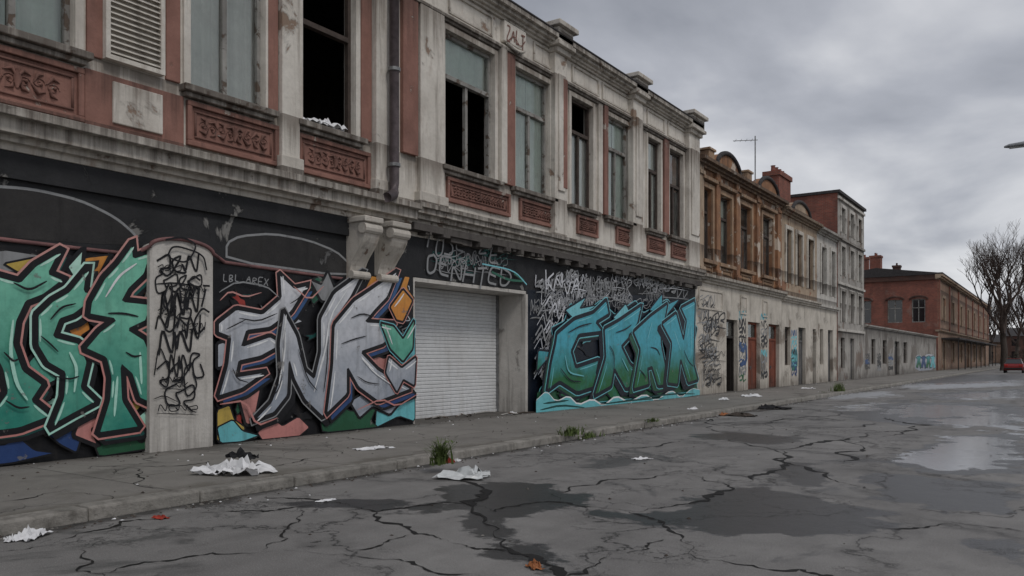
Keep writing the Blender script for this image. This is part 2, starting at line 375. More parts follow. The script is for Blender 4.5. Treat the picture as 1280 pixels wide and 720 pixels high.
def letters(P,ls,fill,out='g_black',edge=None,ow=.1,ext=None,dx=7,dy=8,hi='g_white',ew=.04,cut=.62,slim=1.0,shift=0,r=.06):
    ex=lambda v,i: v if isinstance(v,str) else v[i%len(v)]
    q_=[]
    for l in ls:
        cx=sum(p[0] for p in l)/len(l); q_.append([(cx+(a-cx)*slim,b+shift) for a,b in l])
    for i,l in enumerate(q_):
        if ext:
            for f in (1,.5):
                e=[(a+dx*f,b+dy*f) for a,b in l]; P.rib(e,ow*(1.6 if f==1 else .35),out,True,r=r); P.poly(e,ex(ext,i),r=r)
        if edge: P.rib(l,ow*1.55+2*ew,ex(edge,i),True,r=r)
        P.rib(l,ow*1.55,out,True,r=r)
        P.poly(l,ex(fill,i),r=r)
        P.rib(l,ow*cut,out,True,r=r)
        if hi:
            n=len(l)
            for j in range(0,n):
                a=l[j];b=l[(j+1)%n]
                if (b[0]-a[0])*1.0+(a[1]-b[1])*.6>7 and random.random()<.85:
                    ex_,ey=b[0]-a[0],b[1]-a[1]; L=math.hypot(ex_,ey); nx_,ny_=-ey/L,ex_/L
                    q=4.2; P.rib([(a[0]+ex_*.12+nx_*q,a[1]+ey*.12+ny_*q),(a[0]+ex_*.5+nx_*q*1.1,a[1]+ey*.5+ny_*q*1.1),(a[0]+ex_*.88+nx_*q,a[1]+ey*.88+ny_*q)],.036,hi,sm=1,taper=True)
# ================================================================ GROUND
YW0,YEND=-6,420
g=MB(); g.quad((-900,-300,-.03),(900,-300,-.03),(900,1500,-.03),(-900,1500,-.03))
s=NT('bare ground'); gm=s.fin(s.mix(s.noise(.2,5),(.07,.06,.05),(.045,.045,.03)),.95); struct(g.build('ground',gm))
def sdist(px,py,poly):
    n=len(poly); inside=np.zeros(px.shape,bool); dmin=np.full(px.shape,1e9)
    for i in range(n):
        x0,y0=poly[i][:2]; x1,y1=poly[(i+1)%n][:2]
        ex,ey=x1-x0,y1-y0; L=ex*ex+ey*ey+1e-12
        t=np.clip(((px-x0)*ex+(py-y0)*ey)/L,0,1); dd=np.hypot(px-x0-t*ex,py-y0-t*ey); dmin=np.minimum(dmin,dd)
        c=((y0>py)!=(y1>py))&(px<(x1-x0)*(py-y0)/((y1-y0) if abs(y1-y0)>1e-9 else 1e-9)+x0); inside^=c
    return np.where(inside,dmin,-dmin)
wetP=[[(548,612),(600,602),(680,606),(745,622),(735,632),(690,634),(650,648),(600,655),(570,640)],
[(585,650),(625,648),(650,680),(720,718),(660,724),(610,690)],
[(740,642),(800,640),(850,640),(880,618),(915,606),(960,608),(1010,618),(1105,638),(1130,660),(1080,672),(980,668),(880,666),(810,655)],
[(1040,514),(1090,505),(1240,502),(1279,510),(1279,532),(1150,532),(1070,524)],
[(1085,592),(1190,598),(1279,606),(1279,640),(1180,640),(1100,622)],
[(1105,575),(1190,545),(1279,540),(1279,592),(1160,592)],
[(960,596),(985,574),(1010,580),(1050,604),(1000,606)],[(1225,676),(1279,668),(1279,706),(1250,700)],[(880,508),(960,503),(985,510),(900,520)],[(1150,492),(1279,486),(1279,496),(1180,500)],
[(850,545),(920,540),(1010,548),(960,556)],[(1120,470),(1279,468),(1279,478),(1120,482)],[(360,628),(450,622),(520,632),(560,628),(540,640),(440,640)]]
pudP=[[(1112,572),(1165,562),(1188,545),(1250,546),(1274,568),(1247,585),(1170,588)],
[(1095,513),(1150,506),(1242,508),(1230,520),(1150,523)],[(1165,525),(1240,516),(1276,519),(1264,533),(1190,533)],
[(1045,508),(1105,504),(1100,513),(1055,514)],[(1250,530),(1279,526),(1279,547),(1262,544)],[(1175,494),(1264,488),(1270,497),(1200,500)],[(1120,481),(1272,475),(1274,482),(1150,487)],[(1015,494),(1110,489),(1120,495),(1040,499)]]
wetG=[[G(*p) for p in q] for q in wetP]; pudG=[[G(*p) for p in q] for q in pudP]
KX=-7.85
xs=np.arange(KX,8.3,.1); ysl=[-6.0]
while ysl[-1]<YEND: ysl.append(ysl[-1]+.06+max(0,ysl[-1])*.008)
ysl=np.array(ysl); GX,GY=np.meshgrid(xs,ysl); nx,ny=len(xs),len(ysl)
wet=np.full(GX.shape,-3.0); pud=np.full(GX.shape,-3.0)
for q in wetG: wet=np.maximum(wet,sdist(GX,GY,q)/max(.35,.03*q[0][1]))
for q in pudG: pud=np.maximum(pud,sdist(GX,GY,q)/max(.3,.03*q[0][1]))
verts=np.stack([GX.ravel(),GY.ravel(),np.zeros(GX.size)],1)
idx=np.arange(nx*ny).reshape(ny,nx); fa=np.stack([idx[:-1,:-1].ravel(),idx[:-1,1:].ravel(),idx[1:,1:].ravel(),idx[1:,:-1].ravel()],1)
me=bpy.data.meshes.new('road'); me.from_pydata(verts.tolist(),[],fa.tolist())
for nm,ar in (('wet',wet),('pud',pud)):
    at=me.attributes.new(nm,'FLOAT','POINT'); at.data.foreach_set('value',np.clip(ar,-3,3).ravel().astype(np.float32))
road=bpy.data.objects.new('road',me); C.objects.link(road); struct(road)
s=NT('cracked wet asphalt')
def attr(n):
    a=s.n.new('ShaderNodeAttribute'); a.attribute_name=n; return a.outputs['Fac']
big=s.noise(.45,6,.6); mid=s.noise(2.5,6,.65); fine=s.noise(60,3,.7); 
c=s.mix(s.ramp(big,.35,.65),(.225,.217,.207),(.160,.153,.147))
c=s.mix(s.ramp(mid,.4,.7,0,.5),c,(.115,.11,.105))
c=s.mix(s.ramp(s.noise(.5,5,.6,stretch=(3.5,.35,1)),.5,.7,0,.5),c,(.105,.10,.095))
c=s.mix(s.ramp(s.noise(90,2),.56,.70,0,.6),c,(.38,.37,.36)); c=s.mix(s.ramp(s.noise(70,2),.60,.72,0,.6),c,(.045,.045,.045))
dn=s.n.new('ShaderNodeTexNoise'); dn.inputs['Scale'].default_value=1.1; dn.inputs['Detail'].default_value=9; dn.inputs['Roughness'].default_value=.65; s.l(s.tc,dn.inputs['Vector'])
va=s.n.new('ShaderNodeVectorMath'); va.operation='MULTIPLY_ADD'; s.l(dn.outputs['Color'],va.inputs[0]); va.inputs[1].default_value=(2.2,2.2,0); s.l(s.tc,va.inputs[2])
def web(sc,w):
    vo=s.n.new('ShaderNodeTexVoronoi'); vo.feature='DISTANCE_TO_EDGE'; vo.inputs['Scale'].default_value=sc; s.l(va.outputs[0],vo.inputs['Vector'])
    return s.ramp(vo.outputs['Distance'],0,w,1,0)
w1=s.math('MULTIPLY',web(.30,.008),s.ramp(s.noise(.35,4),.42,.54)); w2=s.math('MULTIPLY',web(.95,.013),s.ramp(s.noise(.3,3),.50,.60))
w2b=s.math('MULTIPLY',web(3.0,.035),s.ramp(s.noise(.6,3),.56,.64))
wb=s.math('MAXIMUM',w1,s.math('MAXIMUM',w2,w2b)); ws=s.math('MULTIPLY',web(.30,.07),s.ramp(s.noise(.8,4),.4,.7,0,.75))
nz=s.ramp(s.noise(1.7,7,.65),.25,.75,-1.1,1.1)
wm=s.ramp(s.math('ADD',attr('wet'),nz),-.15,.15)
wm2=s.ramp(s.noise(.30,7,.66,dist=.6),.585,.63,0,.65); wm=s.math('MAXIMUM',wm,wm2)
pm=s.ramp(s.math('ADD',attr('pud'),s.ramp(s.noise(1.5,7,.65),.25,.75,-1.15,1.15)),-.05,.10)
c=s.mix(ws,c,(.06,.058,.056)); c=s.mix(s.math('MULTIPLY',wm,.92),c,(.022,.022,.023)); c=s.mix(s.math('MULTIPLY',wb,.9),c,(.011,.01,.01))
sp=s.n.new('ShaderNodeSeparateXYZ'); s.l(s.tc,sp.inputs[0])
gut=s.ramp(s.math('ADD',s.ramp(sp.outputs[0],KX,KX+.42,1,0),s.ramp(s.noise(2.5,5),.3,.7,-.35,.35)),.35,.9,0,.85); c=s.mix(gut,c,(.025,.023,.02))
c=s.mix(pm,c,(.30,.31,.325))  # pale silt grey, brightened to stand in for reflected sky
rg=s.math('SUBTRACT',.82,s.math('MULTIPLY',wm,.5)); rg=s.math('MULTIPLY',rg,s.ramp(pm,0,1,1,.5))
hb=s.math('SUBTRACT',s.math('ADD',s.math('MULTIPLY',fine,.35),s.math('MULTIPLY',mid,.9)),s.math('MULTIPLY',wb,1.2)); hb=s.math('MULTIPLY',hb,s.ramp(pm,0,1,1,.04))
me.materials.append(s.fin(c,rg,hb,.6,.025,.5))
s=NT('old pavement'); 
def slabs():
    b=s.n.new('ShaderNodeTexBrick'); s.l(s.tc,b.inputs['Vector']); b.inputs['Scale'].default_value=1; b.inputs['Brick Width'].default_value=3.8; b.inputs['Row Height'].default_value=2.6
    b.inputs['Mortar Size'].default_value=.012; b.inputs['Color1'].default_value=(.245,.23,.21,1); b.inputs['Color2'].default_value=(.205,.193,.177,1); b.inputs['Mortar'].default_value=(.06,.056,.05,1); return b
b=slabs(); c=s.mix(s.ramp(s.noise(.7,6),.35,.7,0,.6),b.outputs[0],(.13,.122,.11)); c=s.mix(s.ramp(s.noise(5,6,.7),.45,.75,0,.4),c,(.27,.255,.23))
c=s.mix(s.ramp(s.noise(80,2),.6,.72,0,.5),c,(.34,.33,.31))
dn=s.n.new('ShaderNodeTexNoise'); dn.inputs['Scale'].default_value=1.2; dn.inputs['Detail'].default_value=8; s.l(s.tc,dn.inputs['Vector'])
va=s.n.new('ShaderNodeVectorMath'); va.operation='MULTIPLY_ADD'; s.l(dn.outputs['Color'],va.inputs[0]); va.inputs[1].default_value=(1.4,1.4,0); s.l(s.tc,va.inputs[2])
w=s.math('MULTIPLY',web(.5,.008),s.ramp(s.noise(.4,3),.45,.56)); c=s.mix(s.math('MULTIPLY',w,.8),c,(.02,.019,.018))
c=s.mix(s.ramp(s.noise(.4,6,.65,dist=.4),.57,.66,0,.6),c,(.065,.06,.054))
sp=s.n.new('ShaderNodeSeparateXYZ'); s.l(s.tc,sp.inputs[0])
edge=s.math('ADD',s.ramp(sp.outputs[0],-11.9,-11.2,.9,0),s.ramp(s.noise(3,5),.3,.7,-.3,.3)); c=s.mix(s.ramp(edge,.2,1,0,.7),c,(.05,.045,.038))
edge2=s.math('ADD',s.ramp(sp.outputs[0],-8.6,-8.1,0,.8),s.ramp(s.noise(2.2,6),.3,.7,-.45,.45)); c=s.mix(s.ramp(edge2,.25,.8,0,.55),c,(.09,.08,.06))
pvm=s.fin(c,.85,s.math('SUBTRACT',s.noise(30,6,.7),s.math('MAXIMUM',w,b.outputs['Fac'])),.45,.02)
p=MB(); p.box(-13.4,-8.12,YW0,YEND,-.02,.12); struct(p.build('pavement',pvm))
s=NT('kerb stone'); c=s.mix(s.ramp(s.noise(1.5,6),.35,.65),(.33,.31,.28),(.21,.20,.18)); c=s.mix(s.ramp(s.noise(5,6,.7),.47,.72,0,.75),c,(.075,.068,.058)); km=s.fin(c,.85,s.noise(18,7,.75),.9,.03)
kb=MB(); y=YW0
while y<YEND:
    L=random.uniform(1.2,2.0) if y<90 else 8; dz=random.uniform(-.012,.008); dx=random.uniform(-.015,.012)
    kb.box(-8.116+abs(dx)*.2,KX+dx,y+.004,y+L-.006,-.02,.134+dz); y+=L
struct(kb.build('kerb',km,bevel=.025))
def jag(pts,n=4,amp=.2):
    pts=[Vector(p[:2]) for p in pts]
    for _ in range(n):
        q=[pts[0]]
        for a,b in zip(pts,pts[1:]):
            L=(b-a).length; nrm=Vector((-(b-a).y,(b-a).x)).normalized() if L>0 else Vector((0,0))
            q+= [(a+b)/2+nrm*random.uniform(-amp,amp)*L,b]
        pts=q
    return pts
crm=plain('dark crack',(.016,.015,.014),.8)  # plain dark colour of the crack strips
cs=MB()
def crack(pp,w,z=.004,mb=cs):
    pts=jag([G(a,b,max(0,z-.004)) for a,b in pp]); i=len(mb.v); L=len(pts); r_=random.Random(int(pp[0][0]*7+pp[0][1]))
    ph=r_.random()*9
    for j,p in enumerate(pts):
        d=(pts[min(j+1,L-1)]-pts[max(j-1,0)]).normalized(); n=Vector((-d.y,d.x))
        ww=w*.46*r_.uniform(.1,1.3)*(.65+.55*math.sin(j*.17+ph))*min(1,.15+min(j,L-1-j)*.2)
        mb.v+=[(p.x+n.x*ww,p.y+n.y*ww,z+.0002*j/L+crack.o),(p.x-n.x*ww,p.y-n.y*ww,z+.0002*j/L+crack.o)]
    for j in range(L-1): e=i+2*j; mb.f.append((e,e+1,e+3,e+2)); mb.mi.append(0)
    crack.o+=.0002
crack.o=0
for pp,w in [([(330,622),(420,628),(470,640),(560,628),(620,640),(700,628),(800,640),(870,630)],.06),
 ([(0,690),(90,672),(150,652),(230,642),(330,640),(400,630)],.045),([(560,600),(590,640),(640,690),(700,724)],.14),
 ([(780,638),(830,655),(862,690),(1000,712),(1060,724)],.05),([(860,630),(905,605),(960,592),(985,570),(1002,558),(1060,548),(1100,540),(1150,538)],.14),
 ([(985,570),(1040,600),(1085,612)],.09),([(640,545),(760,528),(890,524),(950,545),(1000,522),(1080,514)],.07),
 ([(1055,578),(1080,560),(1130,540),(1108,522)],.11),([(700,722),(760,692),(830,675)],.05),([(60,724),(200,702),(330,690),(480,700),(600,720)],.035),
 ([(470,640),(520,668),(580,682),(640,690)],.055),([(1100,660),(1180,655),(1278,665)],.05),([(430,690),(520,668)],.025),([(150,652),(110,700),(130,724)],.025),
 ([(700,628),(760,600),(850,590),(905,605)],.04),([(740,560),(850,552),(960,545)],.04),([(930,545),(990,570)],.07),([(870,520),(900,540),(1000,535),(1100,528)],.07),([(330,690),(360,660),(420,628)],.025)]:
    crack(pp,w)
struct(cs.build('road_crack',crm))
cs2=MB(); crack.o=0
for pp,w in [([(60,612),(160,585),(260,577),(340,588),(410,570)],.03),([(160,585),(190,610),(260,618)],.025),([(380,560),(480,575),(540,560)],.02),([(0,628),(80,612),(140,625)],.025),([(420,545),(470,562),(520,552),(640,545)],.02)]:
    crack(pp,w,z=.124,mb=cs2)
struct(cs2.build('pavement_crack',crm))
gr=MB(); rr=random.Random(3)
for _ in range(2400):
    y=rr.uniform(2,60) if rr.random()<.8 else rr.uniform(2,20)
    m=rr.random()
    if m<.5: x=KX+abs(rr.gauss(0,.16))+.02; z=.002
    elif m<.75: x=-11.85+abs(rr.gauss(0,.3)); z=.122
    elif m<.9: x=rr.uniform(-11.8,-8.2); z=.122
    else: x=rr.uniform(KX,2); z=.002
    r0=rr.uniform(.006,.026); a=rr.uniform(0,6.28); i=len(gr.v)
    for q in range(4): gr.v.append((x+r0*math.cos(a+q*1.57)*rr.uniform(.6,1.4),y+r0*math.sin(a+q*1.57)*rr.uniform(.6,1.4),z))
    gr.v.append((x,y,z+r0*rr.uniform(.3,.9))); mm=rr.choice((0,0,0,1,1,1,1,2))
    for q in range(4): gr.f.append((i+q,i+(q+1)%4,i+4)); gr.mi.append(mm)
o=gr.build('grit',['conc','bark','paper']); o['kind']='stuff'; tag(o,'loose grit and crumbs of rubbish along the kerb and wall','grit')
# ================================================================ BUILDING ONE
BY0=-5.0; B1=Yp(869)
b1=thing('shop_building','long derelict two storey building with red and white plaster and three graffiti murals','building',(-D,Yp(500),.12))
SZ=6.07; WT=9.26; TOP=10.35
wins=[(-62,92),(237,330),(377,443),(555,617),(643,686),(713,740),(758,786),(809,825),(836,853)]
ops=[(Yp(a),Yp(b),SZ,WT,.3) for a,b in wins]
YS0,YS1=Yp(516),Yp(657)
wallmesh(-D,BY0,B1,4.3,TOP,ops).build('upper_wall','white',b1)
wallmesh(-D,BY0,B1,.1,4.3,[(YS0,YS1,.1,3.4,.93)]).build('ground_wall','black2',b1)
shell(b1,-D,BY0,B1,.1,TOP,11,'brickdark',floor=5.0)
l=MB(); l.box(-12.80,-D+.012,YS1-.05,YS1-.004,.121,3.38); l.box(-12.80,-D+.012,YS0+.004,YS0+.05,.121,3.38); l.box(-12.8,-D+.01,YS0+.05,YS1-.05,3.3,3.385)
l.box(-D-.1,-D+.03,YS1-.052,YS1+.06,.122,3.3)
l.build('shutter_recess','pale',b1)
sh=MB(); n=34; zz0,zz1=.2,3.3
for i in range(n):
    za=zz0+(zz1-zz0)*i/n; zb=zz0+(zz1-zz0)*(i+1)/n
    for q0,q1,x0,x1 in ((za,za+.018,-12.82,-12.80),(za+.018,zb-.018,-12.80,-12.80),(zb-.018,zb,-12.80,-12.82)):
        sh.quad((x0,YS0+.05,q0),(x0,YS1-.05,q0),(x1,YS1-.05,q1),(x1,YS0+.05,q1))
sh.box(-12.84,-12.78,YS0+.05,YS1-.05,.13,.2)
sho=sh.build('roller_shutter','shut',b1)
for yy in (YS0+.052,YS1-.11):
    rl=MB(); rl.box(-12.81,-12.74,yy,yy+.058,.125,3.3); rl.build('guide_rail','steel',sho)
def W1(i,**kw):
    a,b=wins[i]; return window(b1,-D,Yp(a),Yp(b),SZ,WT,rec=.15,**kw)
W1(0,curt=[(.0,.48),(.5,1)],cmat='curt',trans=.7); W1(1,curt=[(0,.47),(.49,1)],cmat='curtw',trans=.8,fw=.07)
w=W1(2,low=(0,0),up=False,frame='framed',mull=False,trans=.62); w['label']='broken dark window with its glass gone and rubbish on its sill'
w=W1(3,low=(0,0),up=True,curt=[(0,1)],cz=(.69,1),trans=.68); w['label']='broken window with empty lower half'
W1(4,curt=[(0,.5),(.5,1)],cmat='curt',trans=.68); W1(5,up=False,low=(1,1),curt=[(0,1)],cmat='curtw',cz=(0,.68),trans=.7,frame='framed')
W1(6,curt=[(0,.5),(.5,1)],cmat='curt',trans=.7); W1(7,low=(0,1),curt=[(.4,1)],cmat='curtw',trans=.66,frame='framed'); W1(8,curt=[(0,1)],cmat='curto',cz=(.55,1),trans=.6,low=(0,1),frame='framed')
def casing(par,X,y0,y1,z0,z1,m,w=.13,pr=.05):
    c=MB(); c.box(X-.02,X+pr,y0-w,y0-.003,z0,z1+w); c.box(X-.02,X+pr,y1+.003,y1+w,z0,z1+w); c.box(X-.02,X+pr-.003,y0-.003,y1+.003,z1+.003,z1+w+.004); c.build('window_casing',m,par,bevel=.012)
for i,(a,b) in enumerate(wins):
    y0,y1=Yp(a),Yp(b)
    casing(b1,-D,y0,y1,SZ,WT,'white')
    s2=MB(); s2.box(-D-.2,-D+.2,y0-.2,y1+.2,SZ-.11,SZ-.003); s2.box(-D-.02,-D+.12,y0-.14,y1+.14,SZ-.19,SZ-.113); s2.build('sill','trim',b1,bevel=.015)
def scroll(mb,x,cy,cz,sc,dirn):
    pts=[]
    for j in range(22):
        t=j/21*4.2*math.pi/1.4; r=sc*(1-.85*j/21)
        pts.append((x,cy+dirn*(r*math.cos(t)-sc),cz+r*math.sin(t)*.85))
    mb.tube(pts,[sc*.13*(1-.5*j/21) for j in range(22)],5)
def relief(par,y0,y1,z0,z1,mat='redd',base='red',X=-D):
    mb=MB(); f=.085
    mb.box(X-.02,X+.075,y0,y1,z0,z0+f); mb.box(X-.02,X+.075,y0,y1,z1-f,z1); mb.box(X-.02,X+.072,y0,y0+f,z0+f,z1-f); mb.box(X-.02,X+.072,y1-f,y1,z0+f,z1-f)
    mb.box(X-.02,X+.02,y0+f,y1-f,z0+f,z1-f)
    pn=mb.build('relief_panel',base,par,bevel=.012)
    o=MB(); g_=f+.06; a,b,c,d=y0+g_,y1-g_,z0+g_,z1-g_; X2=X+.025
    for q in ((a,b,c,c+.03),(a,b,d-.03,d)): o.box(X-.01,X+.045,*q)
    for q in ((a,a+.03,c+.03,d-.03),(b-.03,b,c+.03,d-.03)): o.box(X-.01,X+.043,*q)
    cy,cz=(a+b)/2,(c+d)/2; hh=(d-c)/2*.62; hw=(b-a)/2-.04
    st=hh*1.25; nn=max(1,int(hw/st))
    for sg in (-1,1):
        for j in range(nn):
            up=1 if j%2 else -1; c0=cy+sg*j*st
            scroll(o,X2,c0+sg*(st*.95),cz+up*hh*.12,hh*.6,sg)
            o.tube([(X2,c0,cz-up*hh*.2),(X2+.02,c0+sg*st*.4,cz-up*hh*.85),(X2,c0+sg*st*.95,cz-up*hh*.6)],[.012,.036,.008],5)
            o.tube([(X2,c0+sg*st*.2,cz+up*hh*.2),(X2+.02,c0+sg*st*.35,cz+up*hh*.8),(X2,c0+sg*st*.8,cz+up*hh*.95)],[.01,.03,.008],5)
            o.tube([(X2,c0+sg*st*.5,cz),(X2+.02,c0+sg*st*.62,cz+up*hh*.05),(X2,c0+sg*st*.72,cz)],[.01,.035,.01],5)
    o.tube([(X2,cy,cz-hh*.8),(X2+.03,cy,cz),(X2,cy,cz+hh*.9)],[.02,.06,.015],6)
    o.build('scrollwork',mat,pn,smooth=True)
for a,b,z0 in [(-75,103,5.05),(232,346,5.10),(370,461,5.10),(557,636,5.25),(648,692,5.25),(720,746,5.28),(769,794,5.28),(808,830,5.28),(838,860,5.28)]:
    relief(b1,Yp(a),Yp(b),z0,5.84)
def blk(name,mat,a,b,z0,z1,pr,par=b1,bev=.015,X=-D):
    mb=MB(); mb.box(X-.02,X+pr,Yp(a),Yp(b),z0,z1); return mb.build(name,mat,par,bevel=bev)
blk('red_field','red',104,228,4.95,SZ-.2,.05); blk('white_field','white',138,200,5.15,5.78,.09)
blk('red_field','red',107,127,SZ+.0,10.3,.045); blk('red_field','red',206,224,SZ,10.3,.045)
for a,b,m,pr in [(346,368,'white',.16),(333,345,'red',.07),(449,462,'red',.07),(463,481,'white',.18),(500,519,'red',.10),(521,551,'white',.12),(622,629,'white',.14),(630,641,'red',.09),
   (746,751,'white',.08),(752,757,'red',.11),(828,834,'red',.09),(857,860,'red',.06)]:
    blk('pilaster_strip',m,a,b,SZ-.0 if a not in(346,463,521) else 4.95,9.5,pr)
    if a in (346,463,521): blk('pilaster_foot','trim',a-3,b+3,4.96,5.3,pr+.05)
for a,b,m in [(694,709,'white'),(792,804,'white'),(862,876,'white')]:
    if a==862: b=869
    ya,yb=Yp(a,D-.2),Yp(b,D-.2)
    if a==862: yb=B1-.01
    mb=MB(); mb.box(-D-.02,-D+.2,ya,yb,5.0,10.15); mb.box(-D+.2,-D+.25,ya+.15,yb-.15,6.3,9.6); pl=mb.build('pilaster',m,b1,bevel=.015)
    mb=MB(); mb.box(-D-.02,-D+.3,ya-.05,yb+.05,10.15,10.3); mb.box(-D-.2,-D+.42,ya-.14,yb+.14,10.3,10.42); mb.box(-D-.2,-D+.36,ya-.08,yb+.08,10.42,10.82); mb.box(-D-.25,-D+.48,ya-.2,yb+.2,10.82,10.96)
    mb.build('capital','trim' ,b1,bevel=.02)
    if a==694: blk('pilaster_strip','red',695,700,6.4,9.5,.262)
def cornice(par,y0,y1,z,prs,m,X=-D,name='cornice'):
    mb=MB(); prof=[(X-.02,z)]; zz=z
    for pr,h in prs: prof.append((X+pr,zz)); zz+=h; prof.append((X+pr,zz))
    prof.append((X-.25,zz)); prof.append((X-.25,z+.01))
    mb.prism(prof,y0,y1); return mb.build(name,m,par,bevel=.01)
cornice(b1,BY0,B1,9.44,[(.07,.06),(.13,.08),(.09,.05)],'trim',name='architrave')
cornice(b1,BY0,B1,10.28,[(.08,.06),(.16,.07),(.26,.08),(.36,.13)],'trim')
mb=MB(); mb.box(-D-.35,-D+.38,BY0,B1,10.625,10.66); mb.build('roof_flashing','roof',b1)
fr=[(-60,80),(230,335),(370,450),(560,615),(666,690),(714,748),(752,788),(808,830),(834,858)]
for a,b in fr:
    y0,y1=Yp(a),Yp(b); mb=MB(); X=-D
    for q in ((y0,y1,9.68,9.74),(y0,y1,10.16,10.22),(y0,y0+.06,9.74,10.16),(y1-.06,y1,9.74,10.16)): mb.box(X-.02,X+.05,*q)
    mb.build('frieze_panel','trim',b1,bevel=.01)
ya,yb=Yp(631,D-.14),Yp(658,D-.14); mb=MB(); mb.box(-D-.02,-D+.14,ya,yb,9.7,10.24); em=mb.build('emblem','white',b1,bevel=.03)
P=Paint(d=D-.145,step=.002); random.seed(5); tagtext(P,'ZALT',633,30,4.4,17,.04,'redd',slope=.6,jit=.16,gap=.33,slant=.2); P.rib([(634,52),(642,44),(650,60),(656,52)],.03,'redd',sm=2); e=P.build(em,'carved_letters')
mb=MB(); mb.tube([(-D+.13,ya+.1,9.68),(-D+.17,(ya+yb)/2,9.56),(-D+.13,yb-.1,9.68)],[.03,.07,.03],6); mb.build('swag','trim',em,smooth=True)
YM=Yp(506)
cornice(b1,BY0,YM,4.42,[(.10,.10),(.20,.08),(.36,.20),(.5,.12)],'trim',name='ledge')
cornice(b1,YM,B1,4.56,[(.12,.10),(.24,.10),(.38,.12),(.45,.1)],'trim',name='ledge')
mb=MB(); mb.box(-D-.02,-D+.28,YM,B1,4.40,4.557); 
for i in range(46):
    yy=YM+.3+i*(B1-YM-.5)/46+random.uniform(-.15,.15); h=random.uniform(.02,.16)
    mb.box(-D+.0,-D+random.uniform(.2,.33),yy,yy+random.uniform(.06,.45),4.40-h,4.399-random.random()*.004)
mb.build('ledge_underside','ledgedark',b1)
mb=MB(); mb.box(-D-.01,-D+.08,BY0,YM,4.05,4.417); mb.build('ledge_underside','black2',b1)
for a,b in [(444,463),(479,498)]:
    dd=D-.45; y0,y1=Yp(a,dd+.2),Yp(b,dd+.2); X=-D
    pr=[(X-.02,4.41),(X+.50,4.41)]
    for j in range(13):
        t=j/12; pr.append((X+.50-.40*t**.9+.09*math.sin(t*2*math.pi),4.28-1.1*t))
    pr+=[(X+.06,3.12),(X-.02,3.1)]
    mb=MB(); mb.prism(pr,y0,y1); mb.box(X-.01,X+.58,y0-.05,y1+.05,4.3,4.415); br_=mb.build('bracket','trim',b1,bevel=.02)
    for xo,zo,ro in ((.47,4.18,.11),(.16,3.27,.08)):
        mb=MB(); mb.tube([(X+xo,y0-.03,zo),(X+xo,y1+.03,zo)],ro,12); mb.build('bracket_scroll','trim',br_)
yp=Yp(491,D-.3)
mb=MB(); X=-D+.34; mb.tube([(X,yp,11.0),(X,yp,5.25),(X+.02,yp-.03,5.05),(X+.16,yp-.2,4.96),(X+.22,yp-.45,4.86)],.105,12); dp=mb.build('downpipe','pipe',b1,smooth=True)
for z in (5.6,7.6,9.6):
    mb=MB(); mb.tube([(X,yp,z),(X,yp,z+.07)],.135,12); mb.box(-D,X-.1,yp-.02,yp+.02,z+.02,z+.05); mb.build('pipe_clip','steel',dp)
y0,y1=Yp(131,D-.1),Yp(205,D-.1); X=-D+.02; mb=MB(); zb=Zp(131,72,D-.1)
mb.box(X,X+.12,y0,y0+.07,zb,9.6); mb.box(X,X+.12,y1-.07,y1,zb,9.6); mb.box(X,X+.118,y0+.07,y1-.07,zb,zb+.07); mb.box(X,X+.118,y0+.07,y1-.07,9.5,9.6); mb.box(X-.01,X+.02,y0+.07,y1-.07,zb+.07,9.5)
z=zb+.1
while z<9.45:
    mb.quad((X+.11,y0+.07,z),(X+.11,y1-.07,z),(X+.04,y1-.07,z+.07),(X+.04,y0+.07,z+.07)); mb.quad((X+.11,y0+.07,z),(X+.11,y1-.07,z),(X+.11,y1-.07,z+.012),(X+.11,y0+.07,z+.012)); z+=.085
mb.build('louvre','white',b1)
# painted pilaster on the ground floor
y0,y1=Yp(187,D-.22),Yp(266,D-.22)
mb=MB(); mb.box(-D-.02,-D+.22,y0,y1,.122,3.3)
n=16; cy_=(y0+y1)/2; rw=(y1-y0)/2; i0=len(mb.v); arc_=[(cy_+rw*math.cos(math.pi*q/n),3.3+.17*math.sin(math.pi*q/n)) for q in range(n+1)]; L_=n+1
mb.v+=[(-D+.219,a,b) for a,b in arc_]+[(-D-.02,a,b) for a,b in arc_]
mb.f.append(tuple(range(i0,i0+L_))); mb.mi.append(0)
for q in range(n): mb.f.append((i0+q,i0+q+1,i0+q+1+L_,i0+q+L_)); mb.mi.append(0)
pc=mb.build('ground_pilaster','pale',b1)
P=Paint(d=D-.225,step=.0005); P.lim=(190,263)
random.seed(12)
for (x_,y_,w_,h_,t_,n_) in [(196,316,54,34,.034,3),(193,340,60,30,.026,4),(200,362,50,40,.036,3),(194,392,58,34,.030,3),(198,410,44,46,.040,2),(210,440,44,40,.030,3),(195,448,50,46,.026,3),(204,478,40,38,.030,2),(192,430,30,60,.022,1)]:
    scrawl(P,x_,y_,w_,h_,t_,'g_black',n=n_,slope=.03)
for (x_,y_,w_,h_) in [(196,330,30,14),(222,356,34,14),(196,384,28,14),(226,402,30,16),(200,470,34,14),(196,505,50,10)]:
    scrawl(P,x_,y_,w_,h_,.016,'g_black',n=4,slope=.03)
tagtext(P,'ONST',198,346,12,24,.034,'g_black',slope=.05,jit=.5,slant=.6); tagtext(P,'ORC',202,388,14,30,.034,'g_black',slope=.04,jit=.5,slant=.5)
P.rib([(205,300),(225,296),(245,306),(232,330),(206,322),(214,306),(252,318),(256,338)],.03,'g_black',sm=3)
P.build(pc)
mb=MB(); path=[(-75,291),(0,299),(100,311),(165,318)]
pts=[(-D+.02,Yp(a),Zp(a,b)) for a,b in path]
dd=D-.235; arc=[(-dd,a,b+.03) for a,b in reversed(arc_)]
